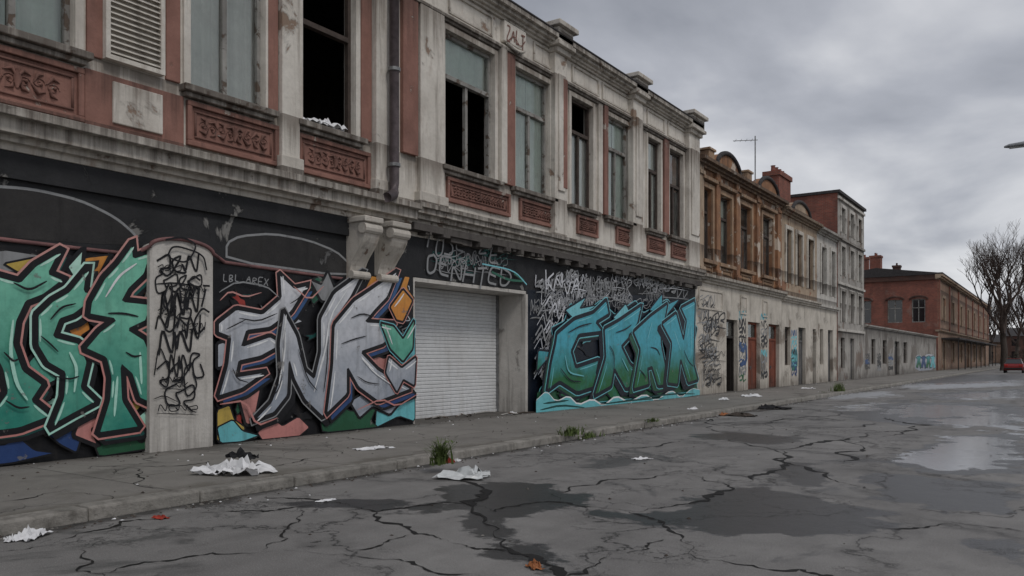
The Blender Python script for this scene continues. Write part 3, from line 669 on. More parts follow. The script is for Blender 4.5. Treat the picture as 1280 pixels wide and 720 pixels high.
pts+=arc+[(-D+.02,Yp(a),Zp(a,b)) for a,b in [(280,328),(350,338),(438,350)]]
mb.tube(pts,.032,6); mb.build('string_moulding','pink',b1,smooth=True)
# ---- murals
for pts,cl_ in (([(-80,290),(-80,235),(-20,232),(40,236),(100,250),(145,272),(172,296),(170,309)],0),([(283,325),(283,304),(300,295),(340,292),(385,300),(420,314),(437,330),(437,346)],1)):
    P=Paint(); P.poly(pts,'arch',sm=2); P.rib(pts if cl_ else pts[1:],.04,'g_grey',bool(cl_),sm=2-cl_); P.build(b1,'blind_arch')
random.seed(31)
P=Paint(step=.0004); P.lim=(-75,186)
P.poly([(-75,300),(186,322),(186,566),(-75,587)],'g_black',sm=0)
shards(P,-74,185,lambda x:312+x*.085,lambda x:582-x*.09,60,['g_pink','g_orange','g_mint','g_blue','g_red','g_yellow','g_teal','g_grey','g_teal','g_black','g_black'],7,18)
for pts,m in [([(-70,330),(0,312),(40,318),(85,322),(60,345),(0,340)],'g_grey'),([(-70,562),(-30,548),(0,556),(20,546),(40,562),(66,566),(10,579),(-60,585)],'g_blue'),
 ([(80,330),(104,322),(140,318),(128,338),(136,344),(100,365),(90,348)],'g_orange'),([(76,398),(92,394),(102,386),(110,412),(98,420),(100,432),(84,418)],'g_orange'),
 ([(52,540),(66,512),(84,530),(100,540),(92,566),(72,556)],'g_blue'),([(150,470),(166,490),(176,505),(160,520),(158,545),(146,525)],'g_yellow'),([(0,330),(40,322),(70,326),(20,342)],'g_yellow'),
 ([(160,350),(174,340),(186,342),(186,378),(176,368)],'g_orange'),([(110,545),(140,536),(160,528),(186,520),(186,560),(120,572)],'g_dgreen')]:
    P.poly(pts,m,r=.1); P.rib(pts,.028,'g_black',True,r=.1)
S1=[[(80,334),(100,312),(98,332),(116,330),(92,354)],[(46,436),(18,468),(48,468),(34,492),(68,474)],[(88,544),(102,508),(124,526),(110,536),(118,556)],[(168,520),(186,506),(186,542),(172,550),(158,536)],[(-6,480),(16,470),(8,500),(30,512),(-4,520)],[(118,352),(134,322),(140,342),(156,338),(132,366)]]
letters(P,S1,['g_mint','g_green','g_pink'],edge=None,ow=.06,ext=None,hi=None,cut=.5)
L1=[[(-70,350),(-10,344),(20,352),(40,332),(76,312),(60,342),(80,350),(52,370),(30,378),(18,402),(14,430),(26,462),(52,480),(38,500),(64,520),(20,536),(-60,546),(-50,518),(-12,508),(2,490),(-4,462),(-16,440),(-26,412),(-12,392),(-60,386)],
[(38,394),(58,376),(80,364),(106,334),(102,364),(124,368),(88,394),(70,400),(62,420),(94,428),(106,452),(98,484),(118,502),(86,518),(56,534),(72,496),(74,466),(52,454),(38,432)],
[(104,378),(122,348),(140,330),(160,304),(162,322),(186,314),(176,344),(156,362),(148,376),(186,380),(178,402),(156,412),(176,424),(184,442),(184,505),(168,498),(158,468),(146,458),(148,500),(170,534),(114,542),(128,500),(130,472),(124,448),(96,436),(116,414),(136,400),(102,394)]]
letters(P,L1,'g_green',edge=['g_pink','g_mint','g_pink'],ow=.08,ew=.03,ext=['g_teal','g_black'],dx=7,dy=9,hi='g_mint',cut=.65,slim=.95)
for pts,w,m in [([(10,400),(6,440),(14,480),(28,500)],.05,'g_mint'),([(80,440),(90,460),(86,490)],.045,'g_mint'),([(125,372),(142,345),(164,330)],.035,'g_white'),([(140,470),(136,520)],.045,'g_mint'),([(168,440),(170,480)],.045,'g_mint'),
 ([(10,354),(30,364),(52,352)],.035,'g_black'),([(56,400),(70,384),(88,380)],.03,'g_black'),([(128,392),(148,392),(166,396)],.034,'g_black'),([(-2,440),(10,452),(18,448)],.03,'g_black'),([(150,440),(160,446),(170,444)],.03,'g_black'),([(44,420),(56,430),(66,440)],.026,'g_black'),([(62,470),(80,474),(92,470)],.026,'g_black'),([(0,500),(16,510),(30,508)],.03,'g_black')]:
    P.rib(pts,w,m,sm=2,taper=True)
P.build(b1,label='green lettered graffiti mural on black')
random.seed(44)
P=Paint(step=.0004); P.lim=(267,516)
P.poly([(267,326),(440,350),(516,352),(517,528),(267,556)],'g_black',sm=0)
shards(P,268,516,lambda x:334+(x-267)*.1,lambda x:553-(x-267)*.11,46,['g_pink','g_orange','g_pink','g_teal','g_red','g_grey','g_dgreen','g_black','g_black'],6,16)
for pts,m in [([(474,354),(492,344),(510,346),(506,360),(516,374),(494,386),(486,370)],'g_orange'),([(468,506),(490,494),(500,500),(516,486),(516,527),(496,520),(466,535)],'g_cyan'),([(268,512),(284,506),(290,524),(304,534),(296,552),(268,553)],'g_yellow'),
 ([(268,534),(288,524),(300,538),(322,544),(300,552),(272,554)],'g_cyan'),([(496,432),(516,418),(516,470),(508,484),(500,460)],'g_cyan'),([(468,472),(490,462),(508,476),(494,484),(506,500),(480,496)],'g_orange'),
 ([(318,540),(340,524),(350,532),(370,520),(384,534),(370,546),(325,552)],'g_pink'),([(378,352),(396,346),(412,350),(404,366),(388,382)],'g_dgreen'),([(440,352),(456,344),(470,346),(476,360),(450,374)],'g_orange'),([(396,520),(420,506),(436,514),(468,508),(460,526),(470,534),(400,541)],'g_dgreen')]:
    P.poly(pts,m,r=.1); P.rib(pts,.028,'g_black',True,r=.1)
S2=[[(328,406),(352,390),(376,402),(358,408),(346,424)],[(296,500),(322,486),(316,516),(334,530),(304,530)],[(434,502),(456,488),(480,502),(506,492),(484,518),(462,508),(446,522)],[(398,376),(384,350),(398,356),(406,340),(414,360),(428,348),(416,380)],[(268,430),(288,424),(276,444),(292,452),(268,460)],[(456,440),(476,448),(500,440),(486,456),(496,470),(470,462)]]
letters(P,S2,['g_silver','g_pink','g_silver','g_grey'],edge=None,ow=.055,ext=None,hi=None,cut=.5)
L2=[[(266,404),(290,386),(324,392),(348,372),(346,342),(366,360),(384,356),(362,390),(334,410),(304,414),(298,432),(334,420),(352,430),(322,446),(294,452),(290,470),(330,464),(298,486),(266,496),(278,456),(282,422),(266,416)],
[(308,526),(332,502),(344,470),(342,430),(348,388),(366,420),(376,462),(388,472),(396,440),(396,398),(414,366),(454,338),(436,372),(420,394),(410,440),(410,484),(400,522),(376,500),(362,474),(356,452),(354,494),(336,516)],
[(410,406),(436,376),(458,362),(494,338),(480,372),(464,388),(452,402),(490,404),(476,430),(446,440),(468,462),(512,486),(468,502),(442,484),(428,460),(428,492),(400,518),(408,456)]]
letters(P,L2,'g_silver',edge=['g_pink','g_grey','g_pink'],ow=.075,ew=.024,ext=['g_blue','g_black'],dx=6,dy=8,hi='g_white',cut=.62,slim=.96)
K=[[(482,384),(498,362),(510,376),(498,402),(490,400)],[(470,404),(486,408),(498,424),(512,400),(510,436),(498,452),(482,436)],[(480,446),(496,460),(514,446),(512,482),(498,474),(490,490),(476,466)]]
letters(P,K,['g_orange','g_green','g_silver'],edge=['g_pink','g_cyan','g_pink'],ow=.05,ew=.02,ext=None,hi='g_white',cut=.5)
for pts,w,m in [([(342,480),(350,440),(350,410)],.036,'g_white'),([(386,490),(400,440),(406,396),(428,362)],.036,'g_white'),([(446,448),(462,466),(482,480)],.03,'g_white'),
 ([(292,398),(316,402),(340,392)],.028,'g_black'),([(366,436),(378,474),(390,488)],.028,'g_black'),([(432,398),(446,392),(462,396)],.03,'g_black'),([(420,430),(436,424),(452,420)],.028,'g_black'),([(404,420),(402,460),(398,490)],.028,'g_black'),([(284,460),(290,474),(304,478)],.024,'g_black'),([(356,380),(366,374),(372,366)],.024,'g_black'),([(440,470),(452,478),(468,480)],.024,'g_black'),([(276,412),(288,406),(300,400)],.024,'g_black'),([(330,500),(342,486),(346,470)],.022,'g_black'),
 ([(268,505),(300,500),(314,532),(340,522)],.04,'g_pink'),([(360,358),(380,376),(398,358)],.03,'g_pink'),([(440,512),(470,498),(490,508),(516,492)],.035,'g_pink'),([(266,366),(290,352),(326,358),(342,372)],.03,'g_grey'),([(268,376),(280,364),(300,372),(320,366)],.03,'g_pink')]:
    P.rib(pts,w,m,sm=1,taper=True)
tagtext(P,'LBL AREX',272,342,5,9,.018,'g_grey',slope=.12,jit=.15,gap=.45)
P.build(b1,label='silver lettered graffiti mural on black')
P=Paint(); P.lim=(490,656); random.seed(5)
for q in range(14): scrawl(P,random.uniform(518,605),random.uniform(290,322),random.uniform(24,48),random.uniform(9,18),.022,random.choice(['g_grey','g_teal']),n=4,slope=.16)
tagtext(P,'IOSL ZE',526,292,11,20,.045,'g_grey',slope=.14,jit=.3,slant=.4); tagtext(P,'OENHTED',530,322,12,22,.055,'g_grey',slope=.17,gap=.28,jit=.25,slant=.3)
P.rib([(612,340),(632,350),(655,352),(640,342)],.06,'g_dgreen',sm=2); P.rib([(600,330),(640,338),(656,356)],.035,'g_cyan',sm=2)
P.build(b1,label='pale written tags above the roller shutter')
P=Paint(); P.lim=(482,514); random.seed(6)
for i in range(7): scrawl(P,496,356+i*17,16,13,.024,'g_grey' if i%2 else 'g_silver',n=2)
P.build(b1)
random.seed(9)
P=Paint(step=.0004); P.lim=(659,867)
P.poly([(659,362),(860,372),(866,380),(866,492),(659,515)],'g_navy',sm=0)
for q in range(60): scrawl(P,random.uniform(662,835),random.uniform(336,384),random.uniform(14,32),random.uniform(12,24),random.choice((.022,.03,.045)),random.choice(['g_grey','g_grey','g_silver']),n=random.choice((3,4)),slope=.06)
tagtext(P,'KNVA',676,346,9,22,.05,'g_silver',jit=.4,slope=.06); tagtext(P,'TWESR',742,352,7,20,.04,'g_grey',jit=.4,slope=.05)
for q in range(34):
    x=random.uniform(660,690); y=random.uniform(380,478); P.rib([(x,y),(x+8,y-14),(x+12,y+8),(x+20,y-10),(x+16,y+12)],random.choice((.022,.05)),random.choice(['g_grey','g_silver']),sm=1,r=.1)
cl=[(668,486),(684,468),(672,446),(686,430),(682,410),(698,402),(706,380),(724,392),(744,376),(762,394),(788,376),(798,392),(828,374),(840,390),(862,378),(858,400),(866,410),(860,440),(866,488),(800,496),(740,502),(690,508),(664,500)]
P.rib(cl,.06,'g_cyan',True,r=.06); P.poly(cl,'g_navy',r=.06)
P.poly([(664,490),(690,480),(700,488),(730,478),(760,486),(780,476),(800,484),(840,470),(864,474),(866,488),(800,495),(740,502),(690,508),(664,502)],'g_dgreen',r=.1)
shards(P,682,860,lambda x:398,lambda x:494-(x-680)*.05,26,['g_cyan','g_teal','g_turq','g_dgreen','g_navy','g_navy'],5,12,.02)
S3=[[(752,474),(772,480),(794,498),(770,492),(760,503),(750,490)],[(698,388),(724,372),(716,386),(738,382),(710,400)],[(804,388),(820,368),(820,384),(842,374),(826,394)],[(664,438),(682,440),(690,454),(674,450),(662,464)],[(758,398),(774,380),(780,394),(796,386),(782,406)],[(690,494),(704,482),(722,490),(714,501)],[(800,484),(812,474),(830,486),(816,494)]]
letters(P,S3,['g_turq','g_cyan','g_turq'],out='g_navy',edge=None,ow=.06,ext=None,hi=None,cut=.5)
L3=[[(684,414),(708,396),(734,388),(752,372),(756,390),(738,400),(748,412),(714,416),(704,436),(710,456),(742,446),(738,464),(752,476),(712,488),(688,474),(670,486),(676,450),(682,426)],
[(744,408),(764,398),(796,378),(790,402),(778,420),(768,430),(780,452),(802,468),(774,484),(758,458),(754,480),(730,492),(746,444)],
[(780,484),(790,434),(780,412),(804,392),(828,376),(818,424),(826,460),(842,476),(814,480),(806,456),(800,458),(802,478)],
[(824,476),(830,426),(816,402),(836,388),(846,422),(850,398),(842,382),(862,372),(860,452),(866,472),(852,476),(842,446),(838,478)]]
letters(P,L3,'g_turq',out='g_navy',edge=['g_cyan'],ow=.10,ew=.03,ext=['g_dgreen','g_navy'],dx=-5,dy=6,hi='g_cyan',cut=.9,slim=.92,shift=3)
for pts,w,m in [([(696,444),(700,466),(720,470)],.05,'g_cyan'),([(768,448),(776,464)],.05,'g_cyan'),([(800,424),(806,402)],.05,'g_cyan'),([(834,414),(842,438)],.05,'g_cyan'),([(855,404),(856,446)],.05,'g_cyan'),
  ([(700,416),(714,408),(730,404)],.045,'g_navy'),([(760,416),(772,412),(780,406)],.045,'g_navy'),([(804,434),(812,436),(816,444)],.045,'g_navy'),([(846,438),(852,452),(858,458)],.04,'g_navy'),([(690,460),(702,476),(716,477)],.04,'g_navy'),([(752,432),(758,442),(758,462)],.04,'g_navy'),([(790,462),(796,468),(798,474)],.04,'g_navy')]:
    P.rib(pts,w,m,sm=2,taper=True)
wv=[(659,500),(672,488),(684,502),(700,494),(712,506),(730,498),(744,507),(760,494),(776,503),(796,492),(810,501),(830,487),(842,497),(856,485),(866,487),(866,494),(659,517)]
P.poly(wv,'g_cyan',sm=1,r=.1); P.rib(wv[:-2],.05,'g_white',sm=1,taper=True)
for pts in ([(664,512),(690,506),(720,509)],[(740,505),(780,500),(820,497)],[(668,504),(700,500)],[(790,498),(830,492),(860,492)]): P.rib(pts,.06,'g_teal',sm=1,taper=True)
P.build(b1,label='turquoise lettered graffiti mural')
def crumple(name,label,cat,x,y,z,sx,sy,h,mat,seed,n=14,rot=0.0,group=None,dz=0.003):
    mb=MB(); rd=random.Random(seed); off=Vector((seed*3.1,seed*1.7,0)); ca,sa=math.cos(rot),math.sin(rot)
    for j in range(n+1):
        for i in range(n+1):
            u,v=i/n-.5,j/n-.5; p=Vector((u*3,v*3,0))+off
            d=noise.noise_vector(p); rz=abs(noise.noise(p*1.3))*1.3+abs(noise.noise(p*3.1))*.6
            e=1-max(abs(u),abs(v))*1.3
            X=(u+d.x*.22)*sx; Y=(v+d.y*.22)*sy
            mb.v.append((x+X*ca-Y*sa,y+X*sa+Y*ca,z+dz+h*rz*max(.12,e)))
    for j in range(n):
        for i in range(n):
            if rd.random()<.03: continue
            e=j*(n+1)+i; mb.f.append((e,e+1,e+n+2,e+n+1)); mb.mi.append(0)
    o=mb.build(name,mat); tag(o,label,cat,group); return o
crumple('cloth','pale crumpled cloth lying on the sill of the broken upper window','cloth',-D+.02,(Yp(380)+Yp(425))/2,SZ,.32,1.0,.3,'paper',4)
# ================================================================ BUILDING TWO (ochre), THREE, FOUR
def lights(par,X,lst,z0,z1,**kw):
    for i,(a,b,*r_) in enumerate(lst):
        st=r_[0] if r_ else 'c'
        kk=dict(trans=.68,fw=.09,rec=.2,frame='framed'); kk.update(kw)
        if st=='c': kk.update(curt=[(0,.5),(.52,1)],cmat='curtw')
        elif st=='o': kk.update(curt=[(0,1)],cmat='curto',cz=(0,.66))
        elif st=='b': kk.update(low=(0,1))
        elif st=='h': kk.update(curt=[(0,1)],cmat='curt',cz=(.3,1))
        window(par,X,Yp(a),Yp(b),z0,z1,**kk)
def door(par,X,a,b,z1,mat,opened=False):
    y0,y1=Yp(a),Yp(b); x=X-.22; mb=MB()
    mb.box(x-.05,x+.05,y0+.004,y0+.1,.122,z1-.004); mb.box(x-.05,x+.05,y1-.1,y1-.004,.122,z1-.004); mb.box(x-.048,x+.048,y0+.1,y1-.1,z1-.1,z1-.004); mb.box(x-.05,x+.06,y0+.1,y1-.1,2.45,2.55)
    d=mb.build('door',mat,par)
    if not opened:
        ym=(y0+y1)/2
        for c,e in ((y0+.1,ym-.01),(ym+.01,y1-.1)):
            lf=MB(); lf.box(x-.03,x+.02,c,e,.13,2.45); lf.box(x+.02,x+.035,c+.1,e-.1,.35,1.0); lf.box(x+.02,x+.035,c+.1,e-.1,1.15,2.3); lf.build('door_leaf',mat,d)
        hd=MB(); hd.box(x+.035,x+.09,ym-.09,ym-.06,1.05,1.2); hd.build('handle','steel',d)
    else:
        lf=MB(); lf.box(x-.9,x-.05,y1-.15,y1-.1,.13,2.45); lf.build('door_leaf',mat,d)
    p=MB(); p.quad((x,y0+.1,2.55),(x,y1-.1,2.55),(x,y1-.1,z1-.1),(x,y0+.1,z1-.1)); p.build('fanlight','glass',d)
B2=Yp(977)
X=-D
b2=thing('row_house','two storey house with ochre brown upper wall, arched parapets and cream ground floor','building',(X,(B1+B2)/2,.12))
w2=[(878,889,'b'),(898,913,'h'),(924,938,'o'),(952,965,'o')]; d2=[(908,922,'doord',1),(935,950,'doorr',0),(961,974,'doorr',0)]
opsU=[(Yp(a),Yp(b),5.55,8.45) for a,b,_ in w2]; opsG=[(Yp(a),Yp(b),.1,3.25) for a,b,_,_ in d2]
wallmesh(X,B1+.01,B2,4.7,9.5,opsU).build('upper_wall','orange',b2); wallmesh(X,B1+.01,B2,.1,4.7,opsG).build('ground_wall','cream',b2)
shell(b2,X,B1+.02,B2,.1,9.5,10,'brickdark',floor=5.0)
lights(b2,X,w2,5.55,8.45)
for a,b,m,op in d2: door(b2,X,a,b,3.25,m,op)
for a,b,_ in w2:
    casing(b2,X,Yp(a),Yp(b),5.55,8.45,'ochtrim',w=.2,pr=.08); s2=MB(); s2.box(X-.15,X+.2,Yp(a)-.25,Yp(b)+.25,5.4,5.545); s2.build('sill','ochtrim',b2,bevel=.01)
    relief(b2,Yp(a),Yp(b),4.95,5.35,'ochtrim','ochtrim',X=X)
    c_=MB(); c_.box(X,X+.22,Yp(a)-.3,Yp(b)+.3,8.72,8.86); c_.build('window_hood','ochtrim',b2,bevel=.015)
def pil(par,ya,w,z0,z1,m,X=-D,pr=.14):
    mb=MB(); mb.box(X-.02,X+pr,ya,ya+w,z0,z1); mb.box(X-.02,X+pr+.06,ya-.06,ya+w+.06,z1-.35,z1-.2); mb.box(X-.02,X+pr+.06,ya-.06,ya+w+.06,z0,z0+.25); mb.build('pilaster',m,par,bevel=.012)
for p_ in (870.5,892,917,943,969): pil(b2,Yp(p_),.45,4.96,9.2,'orange' if p_!=870.5 else 'tan')
cornice(b2,B1+.02,B2,4.62,[(.1,.1),(.2,.1),(.3,.12)],'cream',X=X,name='ledge'); cornice(b2,B1+.02,B2,9.2,[(.1,.1),(.22,.1),(.38,.14)],'ochtrim',X=X)
def gable(par,pa,pb,z,h,m,X=-D):
    y0,y1=Yp(pa),Yp(pb); cy=(y0+y1)/2; rw=(y1-y0)/2; n=14
    prof=[(cy+rw*math.cos(math.pi*i/n),z+h*math.sin(math.pi*i/n)) for i in range(n+1)]
    mb=MB(); L=len(prof)
    mb.v+=[(X+.1,a,b) for a,b in prof]+[(X-.3,a,b) for a,b in prof]
    mb.f.append(tuple(range(L))); mb.mi.append(0); mb.f.append(tuple(range(2*L-1,L-1,-1))); mb.mi.append(0)
    for q in range(L): a=q;b=(q+1)%L; mb.f.append((a,b,b+L,a+L)); mb.mi.append(0)
    g=mb.build('arched_parapet',m,par)
    mb=MB(); mb.tube([(X+.12,a,b) for a,b in prof],.1,6); mb.build('arch_moulding','roof',g,smooth=True)
gable(b2,893,922,9.53,.75,'orange'); gable(b2,946,970,9.53,.75,'orange')
for p_ in (884,932):
    mb=MB(); mb.box(X-.2,X+.2,Yp(p_)-.3,Yp(p_)+.3,9.545,9.95); mb.box(X-.26,X+.26,Yp(p_)-.36,Yp(p_)+.36,9.95,10.05); mb.build('parapet_pier','ochtrim',b2,bevel=.02)
P=Paint(); P.lim=(870.5,907); random.seed(21)
for j in range(20): scrawl(P,random.uniform(871,884),368+j*5.4,random.uniform(14,24),random.uniform(10,20),random.choice((.03,.045,.06)),'g_black' if j%3 else 'g_grey',n=3,slope=.0)
P.build(b2,label='black scrawled tags on cream wall')
P=Paint(); P.lim=(922.6,934.6); random.seed(22)
for j in range(9): scrawl(P,923.5,388+j*10,9,12,random.choice((.06,.1)),random.choice(['g_black','g_turq','g_blue','g_grey']),n=2,slope=0)
P.rib([(924,428),(928,440),(932,430),(933,452),(925,456)],.2,'g_blue',sm=1)
P.build(b2,label='blue tags between the open doorway and red door')
P=Paint(); P.lim=(950.5,960.5)
for j in range(9): scrawl(P,951,392+j*9,8,11,random.choice((.06,.1)),random.choice(['g_black','g_turq','g_cyan','g_grey']),n=2,slope=0)
P.build(b2,label='tags on the pier between two red doors')
for a,b in ((873,903),(925,933),(953,959)):
    y0,y1=Yp(a),Yp(b); mb=MB()
    for q in ((y0,y1,3.55,3.63),(y0,y1,4.3,4.38),(y0,y0+.08,3.63,4.3),(y1-.08,y1,3.63,4.3)): mb.box(X-.02,X+.04,*q)
    mb.build('wall_panel','cream',b2)
B3=Yp(1021)
b3=thing('row_house','tan plastered house with one arched parapet between ochre and pale grey houses','building',(X,(B2+B3)/2,.12))
w3=[(982,989,'h'),(995,1002,'b'),(1009,1016,'h')]; d3=[(998,1007,'doorg',0),(1016,1020,'doord',0)]
wallmesh(X,B2+.01,B3,4.6,9.3,[(Yp(a),Yp(b),5.5,8.3) for a,b,_ in w3]).build('upper_wall','tan',b3)
wallmesh(X,B2+.01,B3,.1,4.6,[(Yp(a),Yp(b),.1,3.25) for a,b,_,_ in d3]+[(Yp(981),Yp(988),1.2,3.2)]).build('ground_wall','cream',b3)
shell(b3,X,B2+.02,B3,.1,9.3,10,'brickdark',floor=4.9); lights(b3,X,w3,5.5,8.3); lights(b3,X,[(981,988,'h')],1.2,3.2)
for a,b,m,op in d3: door(b3,X,a,b,3.25,m,op)
for a,b,_ in w3: casing(b3,X,Yp(a),Yp(b),5.5,8.3,'cream',w=.2,pr=.08)
cornice(b3,B2+.02,B3,4.5,[(.1,.1),(.2,.1),(.28,.1)],'cream',X=X,name='ledge'); cornice(b3,B2+.02,B3,9.0,[(.1,.1),(.22,.1),(.36,.14)],'tan',X=X); gable(b3,988,1010,9.35,.7,'tan')
P=Paint(); P.lim=(988.5,997.5); random.seed(2); P.poly([(989,440),(993,434),(997,438),(997,462),(989,464)],'g_turq')
for j in range(7): scrawl(P,989,412+j*8,7,11,.09,random.choice(['g_blue','g_cyan','g_black']),n=2,slope=0)
P.build(b3,label='blue tag beside door')
B4=Yp(1046)
b4=thing('row_house','narrow pale grey plastered house beside the tall brick sided block','building',(X,(B3+B4)/2,.12))
w4=[(1026,1032,'h'),(1038,1043,'h')]
wallmesh(X,B3+.01,B4,4.6,9.2,[(Yp(a),Yp(b),5.4,8.2) for a,b,_ in w4]).build('upper_wall','palegrey',b4)
wallmesh(X,B3+.01,B4,.1,4.6,[(Yp(1025),Yp(1029),1.2,3.3),(Yp(1035),Yp(1041),.1,3.3)]).build('ground_wall','cream',b4)
shell(b4,X,B3+.02,B4,.1,9.2,10,'brickdark',floor=4.9); lights(b4,X,w4,5.4,8.2); lights(b4,X,[(1025,1029,'h')],1.2,3.3); door(b4,X,1035,1041,3.3,'doorg')
cornice(b4,B3+.02,B4,4.5,[(.1,.1),(.22,.15)],'palegrey',X=X,name='ledge'); cornice(b4,B3+.02,B4,8.9,[(.1,.1),(.24,.1),(.4,.14)],'palegrey',X=X)
for a,b,_ in w4: casing(b4,X,Yp(a),Yp(b),5.4,8.2,'palegrey',w=.2,pr=.08)
B5=Yp(1079)
b5=thing('tall_block','taller four storey block with grey front and bare red brick side','building',(X,(B4+B5)/2,.12))
w5=[(1050,1055),(1061,1066),(1071,1075.5)]; zs5=[(3.9,5.9),(6.9,8.8),(9.7,11.3)]
ops5=[(Yp(a),Yp(b),c,d) for a,b in w5 for c,d in zs5]+[(Yp(1050),Yp(1055),.9,2.9),(Yp(1062),Yp(1067),.1,2.9)]
wallmesh(X+.05,B4+.01,B5,.1,12.1,ops5).build('front_wall','midgrey',b5)
for j,(c,d) in enumerate(zs5):
    for a,b in w5:
        window(b5,X+.05,Yp(a),Yp(b),c,d,frame='frame' if j else 'framed',curt=[(0,1)] if random.random()<.4 else None,cz=(.3,1),fw=.1); casing(b5,X+.05,Yp(a),Yp(b),c,d,'palegrey',w=.22,pr=.07)
window(b5,X+.05,Yp(1050),Yp(1055),.9,2.9,frame='framed'); door(b5,X+.05,1062,1067,2.9,'doorg')
s_=MB(); z1=12.1; y0,y1=B4+.01,B5; A=X+.05; Bk=X-3.2
s_.quad((A,y0,.1),(Bk,y0,.1),(Bk,y0,z1),(A,y0,z1)); s_.quad((A,y1,.1),(Bk-6,y1,.1),(Bk-6,y1,z1-1),(A,y1,z1)); s_.quad((Bk,y0,.1),(Bk,y1,.1),(Bk,y1,z1),(Bk,y0,z1)); s_.build('side_wall','brick',b5)
s_=MB(); s_.box(Bk-.1,A+.15,y0-.1,y1+.1,z1+.003,z1+.18); s_.build('roof','roof',b5)
s_=MB(); s_.box(Bk+.1,A-.5,y0+.1,y1-.1,3.1,3.3); s_.box(Bk+.1,A-.5,y0+.1,y1-.1,6.2,6.4); s_.box(Bk+.1,A-.5,y0+.1,y1-.1,9.1,9.3); s_.build('inner_floor','inside',b5)
for z in (3.3,6.3,9.2,11.75):
    s_=MB(); s_.box(A-.01,A+.1,y0,y1,z,z+.16); s_.build('string_course','palegrey',b5,bevel=.01)
def chimney(px,t,w,dp,z0,z1,label,pots=3,tt='brickdark'):
    x,y=XY(px,t); c=thing('chimney',label,'chimney',(x,y,z0)); mb=MB(); mb.box(x-dp/2,x+dp/2,y-w/2,y+w/2,z0,z1-.25); mb.box(x-dp/2-.08,x+dp/2+.08,y-w/2-.08,y+w/2+.08,z1-.25,z1); mb.build('stack',tt,c)
    for i in range(pots):
        yy=y-w/2+w*(i+.5)/pots; mb=MB(); mb.tube([(x,yy,z1+.001),(x,yy,z1+.3),(x,yy,z1+.34)],[.13,.11,.14],8); mb.build('pot',tt,c)
    return c
chimney(972,44,2.2,.8,9.2,11.65,'broad dark brick chimney with four pots above the ochre house',4,'brick')
x,y=XY(944,38); ae=thing('aerial','thin metal television aerial standing on the ochre house roof','aerial',(x,y,9.5)); mb=MB(); mb.tube([(x,y,9.4),(x,y,H+.277*38)],.03,6); mb.build('mast','steel',ae)
mb=MB(); zz=H+.272*38; mb.tube([(x-.9,y-.5,zz-.02),(x+.1,y+.06,zz)],.018,5)
for q in range(4): mb.tube([(x-.8+q*.22+.12,y-.44+q*.12-.22,zz),(x-.8+q*.22-.12,y-.44+q*.12+.22,zz)],.01,4)
mb.build('boom','steel',ae)
B6=Yp(1170)
b6=thing('outbuilding','long low dirty grey single storey building with blue graffiti','building',(X,(B5+B6)/2,.12))
w6=[(1089,1094),(1103,1108),(1118,1124),(1129,1134)]
wallmesh(X+.02,B5+.05,B6,.1,3.95,[(Yp(a),Yp(b),1.1 if i!=2 else .1,3.0) for i,(a,b) in enumerate(w6)]).build('wall','lowgrey',b6)
for i,(a,b) in enumerate(w6):
    if i!=2: window(b6,X+.02,Yp(a),Yp(b),1.1,3.0,frame='framed',mull=True)
    else: door(b6,X+.02,a,b,3.0,'doord')
shell(b6,X+.02,B5+.05,B6,.1,3.95,6,'midgrey',rise=.5); cornice(b6,B5+.06,B6,3.8,[(.1,.1),(.2,.1)],'midgrey',X=X+.02)
P=Paint(d=D-.02); P.lim=(1143,1169.5); P.poly([(1144,446),(1148,443),(1154,446),(1160,442),(1169,444),(1169,462),(1144,464)],'g_silver'); random.seed(3)
for (x_,m_) in ((1145,'g_turq'),(1151,'g_blue'),(1157,'g_turq'),(1162.5,'g_cyan')):
    l_=[(x_,459),(x_+2,449),(x_-.5,447),(x_+4,444.5),(x_+6,446),(x_+5,451),(x_+7,459),(x_+5,461),(x_+3.5,454),(x_+2.5,460)]
    P.poly(l_,m_,r=.1); P.rib(l_,.07,'g_navy',True,r=.1)
P.build(b6,label='blue and white graffiti piece')
for pa,pb,sd in ((1081,1088,1),(1096,1102,2),(1110,1117,3)):
    P=Paint(d=D-.02); P.lim=(pa,pb); random.seed(sd)
    for j in range(5): scrawl(P,pa+.3,442+j*4,pb-pa-1,4,random.choice((.07,.13)),random.choice(['g_black','g_grey','g_blue','g_black']),n=2,slope=0)
    P.build(b6)
C0,C1=Yp(1172)+.3,Yp(1236); Z5=11.1
b7=thing('corner_building','two storey red brick corner building with brown street front and small canopy','building',(X,(C0+C1)/2,.12))
n7=7; ops7=[]; 
for i in range(n7):
    a=C0+4+(C1-C0-6)*i/n7
    ops7+= [(a,a+2.2,5.9,8.7),(a,a+2.4,.9 if i%3 else .1,3.5)]
wallmesh(X,C0,C1,4.7,Z5,ops7[0::2]).build('front_wall','tanb',b7); wallmesh(X,C0,C1,.1,4.7,ops7[1::2]).build('ground_wall','tanb',b7)
for o_ in ops7: 
    window(b7,X,*o_,frame='frame',fw=.14)
    casing(b7,X,o_[0],o_[1],o_[2],o_[3],'tan',w=.35,pr=.08)
for i in range(8):
    ya_=C0+.4+i*(C1-C0-1.5)/7.2; mb=MB(); mb.box(X-.02,X+.12,ya_,ya_+.7,4.85,10.55); mb.build('pilaster','brick',b7)
ys=C0; mb=MB(); opsS=[(-20.6,-19.0,5.7,8.4),(-17.2,-15.6,5.7,8.4),(-14.6,-13.2,5.7,8.4)]
xs_=sorted({X,-25.0,*[v for o in opsS for v in o[:2]]}); zs_=[.1,5.7,8.4,Z5]
